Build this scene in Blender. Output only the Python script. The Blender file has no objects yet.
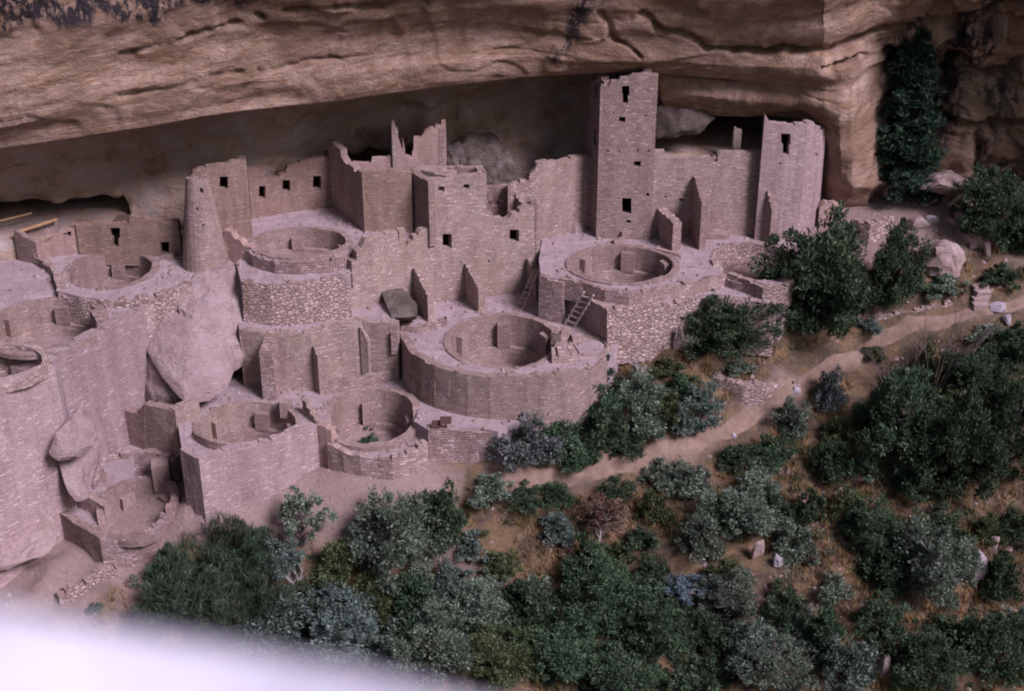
import bpy, bmesh, math, random
import numpy as np
from math import sin, cos, tan, atan, radians, pi, hypot, floor
from mathutils import Vector, Matrix, noise as mn
from mathutils.geometry import delaunay_2d_cdt

# ------------------------------------------------------------------ camera, sky, sun, exposure
SC = bpy.context.scene
COL = SC.collection
H = 27.5                       # eye height above the plaza
PITCH = radians(27)
F = 1422.0                     # focal length in pixels of the 1024 px wide frame
CX, CY = 512.0, 345.5

cam = bpy.data.cameras.new('camera')
cam.lens = 36.0 * F / 1024.0
cam.sensor_width = 36
cam.clip_start = 0.05
cam.clip_end = 1500
cam.dof.use_dof = True
cam.dof.focus_distance = 64
cam.dof.aperture_fstop = 1.4
camo = bpy.data.objects.new('camera', cam)
COL.objects.link(camo)
camo.location = (0, 0, H)
camo.rotation_euler = (pi / 2 - PITCH, 0, 0)
SC.camera = camo

SUN_EL, SUN_AZ = radians(44), radians(132)     # azimuth clockwise from +Y : behind the viewer, to the right
w = bpy.data.worlds.new('World'); SC.world = w; w.use_nodes = True
nt = w.node_tree
sky = nt.nodes.new('ShaderNodeTexSky'); sky.sky_type = 'NISHITA'; sky.sun_disc = False
sky.sun_elevation = SUN_EL; sky.sun_rotation = SUN_AZ
sky.air_density = 1.0; sky.dust_density = 2.5; sky.ozone_density = 1.0
bg = nt.nodes['Background']; bg.inputs[1].default_value = 0.05
nt.links.new(sky.outputs[0], bg.inputs[0])

sl = bpy.data.lights.new('sun', 'SUN'); sl.energy = 3.3; sl.angle = radians(18); sl.color = (0.92, 0.83, 1.0)
so = bpy.data.objects.new('sun', sl); COL.objects.link(so)
sd = Vector((sin(SUN_AZ) * cos(SUN_EL), cos(SUN_AZ) * cos(SUN_EL), sin(SUN_EL)))
so.rotation_euler = sd.to_track_quat('Z', 'Y').to_euler(); so.location = (20, -20, 60)

SC.view_settings.view_transform = 'Standard'; SC.view_settings.look = 'None'
SC.view_settings.gamma = 1; SC.view_settings.use_curve_mapping = False
SC.view_settings.exposure = 0.58
SC.cycles.filter_width = 2.0
SC.cycles.max_bounces = 6; SC.cycles.diffuse_bounces = 4

RND = random.Random(7)
NP = np.random.RandomState(11)

# ------------------------------------------------------------------ measuring helpers
def g(px, py, z):
    """where the sight line of a pixel of the photograph meets the level z"""
    a = PITCH + atan((py - CY) / F); Y = (H - z) / tan(a)
    d = Y * cos(PITCH) + (H - z) * sin(PITCH)
    return Vector(((px - CX) / F * d, Y, z))
def zat(Y, py): return H - Y * tan(PITCH + atan((py - CY) / F))
def gy(px, py, Y):
    z = zat(Y, py); d = Y * cos(PITCH) + (H - z) * sin(PITCH)
    return Vector(((px - CX) / F * d, Y, z))
def ray(px, py):
    a, b = (px - CX) / F, -(py - CY) / F
    return Vector((a, cos(PITCH) + b * sin(PITCH), -sin(PITCH) + b * cos(PITCH)))

# ------------------------------------------------------------------ object helpers
def tag(o, label=None, cat=None, group=None, kind=None):
    if label: o['label'] = label
    if cat: o['category'] = cat
    if group: o['group'] = group
    if kind or label: o['kind'] = kind or 'thing'
    return o
def empty(name, loc, label, cat, group=None):
    o = bpy.data.objects.new(name, None); COL.objects.link(o); o.location = loc
    o.empty_display_size = .3
    return tag(o, label, cat, group)
def link(name, me, mat=None, parent=None):
    o = bpy.data.objects.new(name, me); COL.objects.link(o)
    if mat: me.materials.append(mat)
    if parent:
        o.parent = parent      # a part of a thing sits at the world origin of its Empty, so only top-level parents need undoing
        o.matrix_parent_inverse = Matrix.Translation(-parent.location) if parent.parent is None else Matrix.Identity(4)
    return o
def mk(name, vs, fs, mat, parent=None, uvs=None, smooth=False):
    """world-space mesh; top-level meshes get their origin at the base of the thing"""
    me = bpy.data.meshes.new(name)
    vs = [Vector(v) for v in vs]
    off = Vector((0, 0, 0))
    if parent is None and vs:
        off = Vector((sum(v.x for v in vs) / len(vs), sum(v.y for v in vs) / len(vs), min(v.z for v in vs)))
    me.from_pydata([v - off for v in vs], [], fs)
    if uvs:
        l = me.uv_layers.new(name='UVMap')
        for p in me.polygons:
            for k, li in enumerate(p.loop_indices): l.data[li].uv = uvs[p.index][k]
    if smooth: me.polygons.foreach_set('use_smooth', [True] * len(me.polygons))
    me.update()
    o = link(name, me, mat, parent)
    if parent is None: o.location = off
    return o

# ------------------------------------------------------------------ materials
def newmat(name):
    m = bpy.data.materials.new(name); m.use_nodes = True
    n = m.node_tree; b = n.nodes['Principled BSDF']; b.inputs['Roughness'].default_value = .95
    b.inputs['Specular IOR Level'].default_value = .15
    return m, n, b
def N(n, t, **kw):
    x = n.nodes.new(t)
    for k, v in kw.items(): setattr(x, k, v)
    return x
def ramp(n, fac, stops):
    r = N(n, 'ShaderNodeValToRGB'); e = r.color_ramp.elements
    while len(e) < len(stops): e.new(.5)
    for i, (p, c) in enumerate(stops):
        e[i].position = p; e[i].color = (c[0], c[1], c[2], 1) if not isinstance(c, (int, float)) else (c, c, c, 1)
    n.links.new(fac, r.inputs[0]); return r.outputs[0]
def mix(n, fac, a, b, mode='MIX'):
    m = N(n, 'ShaderNodeMix', data_type='RGBA', blend_type=mode)
    for s, v in ((0, fac), (6, a), (7, b)):
        if hasattr(v, 'links'): n.links.new(v, m.inputs[s])
        elif isinstance(v, (int, float)): m.inputs[s].default_value = v if s == 0 else (v, v, v, 1)
        else: m.inputs[s].default_value = (*v, 1)
    return m.outputs[2]
def noise(n, vec, scale, detail=4, rough=.6, dist=0):
    t = N(n, 'ShaderNodeTexNoise'); t.inputs['Scale'].default_value = scale; t.inputs['Detail'].default_value = detail
    t.inputs['Roughness'].default_value = rough; t.inputs['Distortion'].default_value = dist
    if vec is not None: n.links.new(vec, t.inputs['Vector'])
    return t
def mapping(n, vec, sc=(1, 1, 1), loc=(0, 0, 0), rot=(0, 0, 0)):
    m = N(n, 'ShaderNodeMapping'); m.inputs['Scale'].default_value = sc; m.inputs['Location'].default_value = loc
    m.inputs['Rotation'].default_value = rot
    n.links.new(vec, m.inputs['Vector']); return m.outputs[0]
def math1(n, op, a, b=None):
    m = N(n, 'ShaderNodeMath', operation=op)
    for i, v in enumerate((a, b)):
        if v is None: continue
        if hasattr(v, 'links'): n.links.new(v, m.inputs[i])
        else: m.inputs[i].default_value = v
    return m.outputs[0]
def bump(n, b, h, dist, strength=1.0):
    x = N(n, 'ShaderNodeBump'); x.inputs['Distance'].default_value = dist; x.inputs['Strength'].default_value = strength
    n.links.new(h, x.inputs['Height']); n.links.new(x.outputs[0], b.inputs['Normal'])

def masonry(name, dark, light, mortar, bw=.27, bh=.09, pale=.965, bmp=.032, stain=(.33, .225, .18), stain_amt=.45):
    m, n, b = newmat(name)
    uv = N(n, 'ShaderNodeUVMap').outputs[0]; geo = N(n, 'ShaderNodeNewGeometry')
    nz = noise(n, uv, 1.7, 3)
    wob = mix(n, .06, uv, nz.outputs['Color'], 'ADD')
    nz2 = noise(n, uv, 9, 2)
    wob = mix(n, .045, wob, nz2.outputs['Color'], 'ADD')
    br = N(n, 'ShaderNodeTexBrick'); n.links.new(wob, br.inputs['Vector'])
    br.inputs['Color1'].default_value = (0, 0, 0, 1); br.inputs['Color2'].default_value = (1, 1, 1, 1)
    br.inputs['Scale'].default_value = 1; br.inputs['Mortar Size'].default_value = .016; br.inputs['Mortar Smooth'].default_value = .5
    br.inputs['Brick Width'].default_value = bw; br.inputs['Row Height'].default_value = bh; br.offset = .43; br.squash = .8; br.squash_frequency = 3
    t = br.outputs['Color']
    c = ramp(n, t, [(0, dark), (.5, tuple((x + y) / 2 for x, y in zip(dark, light))), (pale - .04, light), (pale + .02, tuple(min(.75, x * 1.3) for x in light))])
    big = noise(n, geo.outputs['Position'], .55, 5, .65)
    c = mix(n, math1(n, 'MULTIPLY', ramp(n, big.outputs[0], [(.45, 0.), (.68, 1.)]), stain_amt), c, stain)
    fine = noise(n, geo.outputs['Position'], 14, 3, .7)
    c = mix(n, .55, c, ramp(n, fine.outputs[0], [(.3, .35), (.7, .75)]), 'SOFT_LIGHT')
    mb = noise(n, geo.outputs['Position'], 1.3, 3)
    mf = math1(n, 'MULTIPLY', br.outputs['Fac'], ramp(n, mb.outputs[0], [(.35, .2), (.65, .75)]))
    c = mix(n, mf, c, mortar)
    wash = noise(n, mapping(n, geo.outputs['Position'], (1.6, 1.6, .28)), 1.2, 5, .65)
    c = mix(n, .55, c, ramp(n, wash.outputs[0], [(.32, .26), (.66, .68)]), 'SOFT_LIGHT')
    oi = N(n, 'ShaderNodeObjectInfo'); hv = N(n, 'ShaderNodeHueSaturation'); n.links.new(c, hv.inputs['Color'])
    n.links.new(math1(n, 'ADD', math1(n, 'MULTIPLY', oi.outputs['Random'], .26), .86), hv.inputs['Value'])
    n.links.new(math1(n, 'ADD', math1(n, 'MULTIPLY', oi.outputs['Random'], .012), .494), hv.inputs['Hue'])
    n.links.new(hv.outputs[0], b.inputs['Base Color'])
    hgt = math1(n, 'ADD', math1(n, 'SUBTRACT', math1(n, 'MULTIPLY', t, .6), math1(n, 'MULTIPLY', br.outputs['Fac'], 1.1)), math1(n, 'MULTIPLY', fine.outputs[0], .9))
    bump(n, b, hgt, bmp)
    return m
def rubble(name, dark, light, mortar, sc=4.2, bmp=.09):
    m, n, b = newmat(name)
    uv = N(n, 'ShaderNodeUVMap').outputs[0]; geo = N(n, 'ShaderNodeNewGeometry')
    nz2 = noise(n, uv, 5, 2)
    v = mapping(n, mix(n, .06, uv, nz2.outputs['Color'], 'ADD'), (sc, sc * 1.75, 1))
    vo = N(n, 'ShaderNodeTexVoronoi', feature='F1'); n.links.new(v, vo.inputs['Vector']); vo.inputs['Scale'].default_value = 1
    ve = N(n, 'ShaderNodeTexVoronoi', feature='DISTANCE_TO_EDGE'); n.links.new(v, ve.inputs['Vector']); ve.inputs['Scale'].default_value = 1
    t = N(n, 'ShaderNodeSeparateColor'); n.links.new(vo.outputs['Color'], t.inputs[0])
    c = ramp(n, t.outputs[0], [(0, dark), (.6, light), (.92, light), (.97, tuple(min(.7, x * 1.35) for x in light))])
    e = ramp(n, ve.outputs['Distance'], [(.0, 0.), (.13, 1.)])
    c = mix(n, e, mortar, c)
    big = noise(n, geo.outputs['Position'], .7, 5)
    c = mix(n, math1(n, 'MULTIPLY', ramp(n, big.outputs[0], [(.5, 0.), (.7, 1.)]), .45), c, (.27, .17, .13))
    fine = noise(n, geo.outputs['Position'], 16, 3, .7)
    c = mix(n, .5, c, ramp(n, fine.outputs[0], [(.3, .35), (.7, .75)]), 'SOFT_LIGHT')
    n.links.new(c, b.inputs['Base Color'])
    bump(n, b, math1(n, 'ADD', e, math1(n, 'MULTIPLY', fine.outputs[0], .6)), bmp)
    return m
def rockmat(name, a, c2, c3, scale=.5, bmp=.12, cracks=.35):
    m, n, b = newmat(name)
    pos = N(n, 'ShaderNodeNewGeometry').outputs['Position']
    n1 = noise(n, pos, scale, 6, .62, .4)
    c = ramp(n, n1.outputs[0], [(.3, a), (.5, c2), (.7, c3)])
    n2 = noise(n, mapping(n, pos, (1, 1, 3.5)), 4, 6, .7)
    c = mix(n, .6, c, ramp(n, n2.outputs[0], [(.3, .3), (.7, .72)]), 'SOFT_LIGHT')
    n3 = noise(n, pos, 9, 5, .7)
    dk = ramp(n, n3.outputs[0], [(.30, 1.), (.42, 0.)])
    c = mix(n, math1(n, 'MULTIPLY', dk, cracks), c, (.07, .045, .04))
    n.links.new(c, b.inputs['Base Color'])
    bump(n, b, math1(n, 'ADD', n2.outputs[0], math1(n, 'MULTIPLY', n3.outputs[0], .5)), bmp)
    return m
def dust(name, a, c2, scale=1.0, specks=.3, bmp=.03):
    m, n, b = newmat(name)
    pos = N(n, 'ShaderNodeNewGeometry').outputs['Position']
    n1 = noise(n, pos, scale, 6, .65)
    c = ramp(n, n1.outputs[0], [(.32, a), (.68, c2)])
    n5 = noise(n, pos, 2.6, 6, .7)
    c = mix(n, .6, c, ramp(n, n5.outputs[0], [(.3, .24), (.7, .72)]), 'SOFT_LIGHT')
    n3 = noise(n, pos, 22, 3, .8)
    c = mix(n, math1(n, 'MULTIPLY', ramp(n, n3.outputs[0], [(.6, 0.), (.72, 1.)]), specks), c, tuple(min(.7, x * 1.5) for x in c2))
    c = mix(n, math1(n, 'MULTIPLY', ramp(n, n3.outputs[0], [(.28, 1.), (.38, 0.)]), specks), c, tuple(x * .45 for x in a))
    n.links.new(c, b.inputs['Base Color'])
    bump(n, b, math1(n, 'ADD', n1.outputs[0], math1(n, 'MULTIPLY', n3.outputs[0], .5)), bmp)
    return m

MO = (.255, .18, .165)
M = {}
M['wall'] = masonry('sandstone_masonry', (.30, .21, .19), (.44, .33, .305), MO)
M['wallfine'] = masonry('fine_coursed_masonry', (.33, .23, .235), (.44, .325, .335), (.30, .21, .21), .30, .09, .95, .025, (.33, .23, .2), .35)
M['wallwarm'] = masonry('warm_coursed_masonry', (.25, .165, .135), (.35, .24, .20), (.27, .175, .15), .28, .09, .96, .025)
M['plaster'] = masonry('plastered_masonry', (.35, .225, .205), (.40, .27, .25), (.34, .225, .205), .3, .1, .985, .015, (.3, .18, .15), .3)
M['coarse'] = masonry('coarse_masonry', (.29, .195, .185), (.46, .335, .325), (.20, .14, .13), .32, .12, .93, .05)
M['rubble'] = rubble('rubble_masonry', (.28, .19, .17), (.45, .325, .31), (.235, .165, .15), 4.4, .045)
M['kiva'] = masonry('kiva_lining_masonry', (.29, .20, .185), (.40, .29, .275), (.23, .16, .145), .27, .095, .96, .035, (.25, .165, .13), .5)
M['dark'] = newmat('painted_room_shade')[0]  # shade inside the rooms put into a dark base colour
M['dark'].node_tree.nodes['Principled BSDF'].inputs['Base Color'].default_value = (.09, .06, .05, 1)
M['terr'] = dust('trodden_dust', (.29, .215, .225), (.39, .30, .32), .9, .35)
M['kfloor'] = dust('kiva_floor_dust', (.24, .165, .155), (.33, .24, .235), 1.2, .3)
M['path'] = dust('path_dust', (.19, .125, .095), (.27, .185, .15), 1.5, .5)
M['boulder'] = rockmat('pink_boulder', (.29, .20, .195), (.36, .26, .26), (.42, .315, .325), .9, .11, .4)
M['apron'] = rockmat('bedrock_slope', (.27, .19, .18), (.33, .24, .23), (.38, .285, .285), .9, .06, .3)
M['cave'] = rockmat('dark_cave_rock', (.07, .053, .047), (.115, .088, .078), (.18, .145, .135), 1.0, .08, .4)  # one darker rock tone for the alcove rocks and the leaning slab
M['rock'] = rockmat('weathered_rock', (.24, .17, .15), (.36, .26, .25), (.5, .38, .37), .8, .10, .5)
M['greyrock'] = rockmat('grey_slab_rock', (.25, .21, .24), (.36, .3, .34), (.45, .38, .41), 1.2, .05, .3)
M['wood'] = rockmat('weathered_pole', (.34, .27, .25), (.43, .35, .33), (.5, .42, .4), 3, .02, .2)
M['beam'] = rockmat('old_beam', (.38, .2, .1), (.42, .25, .14), (.45, .28, .16), 3, .02, .2)
M['bark'] = rockmat('bark', (.07, .055, .05), (.11, .085, .08), (.17, .14, .13), 3, .03, .4)
M['deadwood'] = rockmat('bleached_deadwood', (.28, .24, .25), (.38, .34, .35), (.5, .45, .46), 3, .02, .3)

# ------------------------------------------------------------------ masonry walls
def frames(P, closed=False):
    """vertex normals (pointing to the back of the wall) and running lengths of a plan polyline"""
    n = len(P); S = [0]
    for i in range(1, n): S.append(S[-1] + (P[i] - P[i - 1]).length)
    T = [(P[i + 1] - P[i]).normalized() for i in range(n - 1)]
    Ns = []
    for i in range(n):
        if closed and i in (0, n - 1): t = T[0] + T[-1]
        elif i == 0: t = T[0]
        elif i == n - 1: t = T[-1]
        else: t = T[i - 1] + T[i]
        t.normalize(); Ns.append(Vector((-t.y, t.x)))
    return S, Ns
def wall(name, base, top, zbot, mat, parent=None, holes=(), t=.42, taper=0, ztop=None, closed=False, rough=.035, jag=.07,
         label=None, cat=None, group=None, windepth=1.3, step=.5, u0=None, winname='window', anchor='base'):
    """masonry wall on a plan polyline (listed left to right as seen), its top profile and openings measured off the photograph"""
    P = [g(*b).xy if not isinstance(b, Vector) else b.xy for b in base]
    S, Ns = frames(P, closed); L = S[-1]
    u0 = RND.uniform(0, 50) if u0 is None else u0
    def hit(px, py):
        D = ray(px, py); best = None
        for i in range(len(P) - 1):
            A, B = P[i], P[i + 1]; e = B - A
            det = D.x * (-e.y) + e.x * D.y
            if abs(det) < 1e-9: continue
            tt = (A.x * (-e.y) + e.x * A.y) / det
            u = (D.x * A.y - D.y * A.x) / det
            lo = -1e9 if (i == 0 and not closed) else -1e-6; hi = 1e9 if (i == len(P) - 2 and not closed) else 1 + 1e-6
            if tt > 0 and lo <= u <= hi:
                uu = min(1, max(0, u)) if lo < -1 or hi > 2 else u
                if best is None or tt < best[0]: best = (tt, S[i] + u * (S[i + 1] - S[i]), H + tt * D.z)
        if best is None: return None
        return best[1], best[2]
    if ztop is not None:
        prof = [(0, ztop), (L, ztop)] if isinstance(ztop, (int, float)) else [(a * L, z) for a, z in ztop]
    else:
        prof = [hit(*p) for p in top]; prof = [p for p in prof if p]
        prof = [(min(max(s, 0), L), z) for s, z in prof]
        prof.sort(key=lambda p: p[0])
        if prof[0][0] > .02: prof.insert(0, (0, prof[0][1]))
        else: prof[0] = (0, prof[0][1])
        if prof[-1][0] < L - .02: prof.append((L, prof[-1][1]))
        else: prof[-1] = (L, prof[-1][1])
    # broken stone steps along the top
    out = [prof[0]]
    for (s0, z0), (s1, z1) in zip(prof, prof[1:]):
        d = s1 - s0
        if d < .25: out.append((max(s1, out[-1][0] + .004), z1)); continue
        k = max(1, int(d / RND.uniform(.22, .34))); zc = z0
        for j in range(1, k + 1):
            s = s0 + d * j / k
            if j < k: s += RND.uniform(-.06, .06)
            zt = z0 + (z1 - z0) * (j / k) if j < k else z1
            zn = zt + (RND.uniform(-jag, jag) if j < k else 0)
            if abs(zn - out[-1][1]) > .03 and RND.random() < .75:
                out.append((max(s - .01, out[-1][0] + .004), out[-1][1]))
            out.append((max(s, out[-1][0] + .004), zn))
    out = [(min(s, L), z) for s, z in out]
    zmin = min(z for s, z in out)
    if zbot > zmin - .1: zbot = zmin - .1
    loop = [(0, zbot)] + out + [(L, zbot)]
    hl = []
    for h in holes:
        pts = [hit(*p) for p in h] if len(h) > 2 else None
        if len(h) == 2:
            (x0, y0), (x1, y1) = h
            pts = [hit(x0, y0), hit(x1, y0), hit(x1, y1), hit(x0, y1)]
        hl.append(pts)
    vs2 = []; ed = []
    def addloop(lp):
        b = len(vs2); vs2.extend(lp); k = len(lp); ed.extend([(b + i, b + (i + 1) % k) for i in range(k)])
    addloop(loop)
    for h in hl: addloop(h)
    def inpoly(x, y, lp):
        c = False; j = len(lp) - 1
        for i in range(len(lp)):
            xi, yi = lp[i]; xj, yj = lp[j]
            if (yi > y) != (yj > y) and x < (xj - xi) * (y - yi) / (yj - yi) + xi: c = not c
            j = i
        return c
    for i in range(1, len(S) - 1):
        b = len(vs2); vs2.append((S[i], zbot)); zz = np.interp(S[i], [q[0] for q in out], [q[1] for q in out])
        vs2.append((S[i], zz - .002)); ed.append((b, b + 1))
    zm = max(z for s, z in out)
    s = step * .5
    while s < L:
        z = zbot + step * .5
        while z < zm:
            q = (s + RND.uniform(-.1, .1), z + RND.uniform(-.1, .1))
            if 0 < q[0] < L and inpoly(q[0], q[1], loop) and not any(inpoly(q[0], q[1], h) for h in hl): vs2.append(q)
            z += step
        s += step
    r = delaunay_2d_cdt([Vector(v) for v in vs2], ed, [], 1, 1e-4)
    V2 = r[0]; tris = []
    for f in r[2]:
        cxx = sum(V2[i].x for i in f) / len(f); cyy = sum(V2[i].y for i in f) / len(f)
        if inpoly(cxx, cyy, loop) and not any(inpoly(cxx, cyy, h) for h in hl):
            a = 0
            for i in range(len(f)):
                p, q = V2[f[i]], V2[f[(i + 1) % len(f)]]; a += p.x * q.y - q.x * p.y
            tris.append(list(f) if a > 0 else list(reversed(f)))
    sd_ = RND.uniform(0, 99)
    def to3(s, z, off):
        s = min(max(s, 0), L)
        i = 0
        while i < len(S) - 2 and s > S[i + 1]: i += 1
        u = (s - S[i]) / max(1e-9, S[i + 1] - S[i]); p = P[i].lerp(P[i + 1], u)
        n_ = Ns[i].lerp(Ns[i + 1], u) if len(P) > 2 else Ns[0]
        n_ = n_.normalized()
        rr = rough * mn.noise(Vector((s * 1.3 + sd_, z * 1.6, sd_)))
        q = p + n_ * (off + rr + taper * (z - zanc))
        return Vector((q.x, q.y, z))
    zanc = zbot if anchor == 'base' else zm
    nV = len(V2)
    vs = [to3(v.x, v.y, 0) for v in V2] + [to3(v.x, v.y, t) for v in V2]
    fs = []; uvs = []
    cnt = {}
    for f in tris:
        fs.append(f); uvs.append([(V2[i].x + u0, V2[i].y) for i in f])
        k = len(f)
        for i in range(k):
            cnt[(f[i], f[(i + 1) % k])] = 1
        fb = [i + nV for i in reversed(f)]; fs.append(fb); uvs.append([(V2[i - nV].x + u0 + 13, V2[i - nV].y) for i in fb])
    for (a, b) in cnt:
        if (b, a) not in cnt:
            fs.append([b, a, a + nV, b + nV])
            va, vb = V2[a], V2[b]
            if abs(va.x - vb.x) > abs(va.y - vb.y): uvs.append([(vb.x + u0, vb.y), (va.x + u0, va.y), (va.x + u0, va.y + t), (vb.x + u0, vb.y + t)])
            else: uvs.append([(vb.x + u0, vb.y), (va.x + u0, va.y), (va.x + u0 + t, va.y), (vb.x + u0 + t, vb.y)])
    o = mk(name, vs, fs, mat, parent, uvs)
    if label: tag(o, label, cat, group)
    # each opening is backed by a closed box whose dark colour stands for room shade
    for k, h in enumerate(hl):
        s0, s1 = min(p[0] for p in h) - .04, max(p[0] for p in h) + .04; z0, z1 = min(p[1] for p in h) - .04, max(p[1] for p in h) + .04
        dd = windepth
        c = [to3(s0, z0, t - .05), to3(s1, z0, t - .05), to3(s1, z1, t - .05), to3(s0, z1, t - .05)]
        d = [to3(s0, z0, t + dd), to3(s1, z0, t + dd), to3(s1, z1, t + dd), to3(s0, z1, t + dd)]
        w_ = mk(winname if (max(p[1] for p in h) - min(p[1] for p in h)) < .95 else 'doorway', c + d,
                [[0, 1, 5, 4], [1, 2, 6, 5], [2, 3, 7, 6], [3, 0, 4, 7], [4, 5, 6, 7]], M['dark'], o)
    return o

SLABS = []
def slab(name, pts, z, depth, mat, holes=(), label=None):
    """level terrace ground with round pits for the kivas"""
    lp = [g(p[0], p[1], z).xy if not isinstance(p, Vector) else p.xy for p in pts]
    vs2 = [Vector(p) for p in lp]; ed = [(i, (i + 1) % len(lp)) for i in range(len(lp))]
    hs = []
    for (kk, ex) in holes:
        c, ra, rb = kk; ra += ex; rb += ex
        b = len(vs2); k = 40
        ring = [Vector((c.x + ra * cos(2 * pi * i / k), c.y + rb * sin(2 * pi * i / k))) for i in range(k)]
        hs.append((c, ra, rb)); vs2 += ring; ed += [(b + i, b + (i + 1) % k) for i in range(k)]
    xs = [p.x for p in lp]; ys = [p.y for p in lp]
    def inp(x, y):
        c = False; j = len(lp) - 1
        for i in range(len(lp)):
            if (lp[i].y > y) != (lp[j].y > y) and x < (lp[j].x - lp[i].x) * (y - lp[i].y) / (lp[j].y - lp[i].y) + lp[i].x: c = not c
            j = i
        return c and not any(((x - q.x) / ra) ** 2 + ((y - q.y) / rb) ** 2 < .99 for q, ra, rb in hs)
    x = min(xs)
    while x < max(xs):
        y = min(ys)
        while y < max(ys):
            q = (x + RND.uniform(-.15, .15), y + RND.uniform(-.15, .15))
            if inp(*q): vs2.append(Vector(q))
            y += .5
        x += .5
    r = delaunay_2d_cdt(vs2, ed, [], 1, 1e-4); V2 = r[0]
    tris = [list(f) for f in r[2] if inp(sum(V2[i].x for i in f) / len(f), sum(V2[i].y for i in f) / len(f))]
    cnt = {(f[i], f[(i + 1) % len(f)]) for f in tris for i in range(len(f))}
    n = len(V2)
    vs = [(v.x, v.y, z + .05 * mn.noise(Vector((v.x * .7, v.y * .7, z)))) for v in V2] + [(v.x, v.y, z - depth) for v in V2]
    fs = tris + [[b, a, a + n, b + n] for (a, b) in cnt if (b, a) not in cnt]
    o = mk(name, vs, fs, mat, None, smooth=False)
    o['kind'] = 'structure'
    SLABS.append((z, [q for q in vs2 if True], inp, lp))
    if label: o['label'] = label
    return o

def box(c, sx, sy, sz, rz=0, jit=0):
    vs = []
    for z in (0, sz):
        for x, y in ((-1, -1), (1, -1), (1, 1), (-1, 1)):
            xx, yy = x * sx / 2, y * sy / 2
            vs.append(Vector((c[0] + xx * cos(rz) - yy * sin(rz) + RND.uniform(-jit, jit), c[1] + xx * sin(rz) + yy * cos(rz) + RND.uniform(-jit, jit), c[2] + z + RND.uniform(-jit, jit))))
    fs = [[0, 3, 2, 1], [4, 5, 6, 7], [0, 1, 5, 4], [1, 2, 6, 5], [2, 3, 7, 6], [3, 0, 4, 7]]
    uv = [[(0, 0), (0, sy), (sx, sy), (sx, 0)], [(0, 0), (sx, 0), (sx, sy), (0, sy)]] + [[(0, 0), (d, 0), (d, sz), (0, sz)] for d in (sx, sy, sx, sy)]
    return vs, fs, uv

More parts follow.
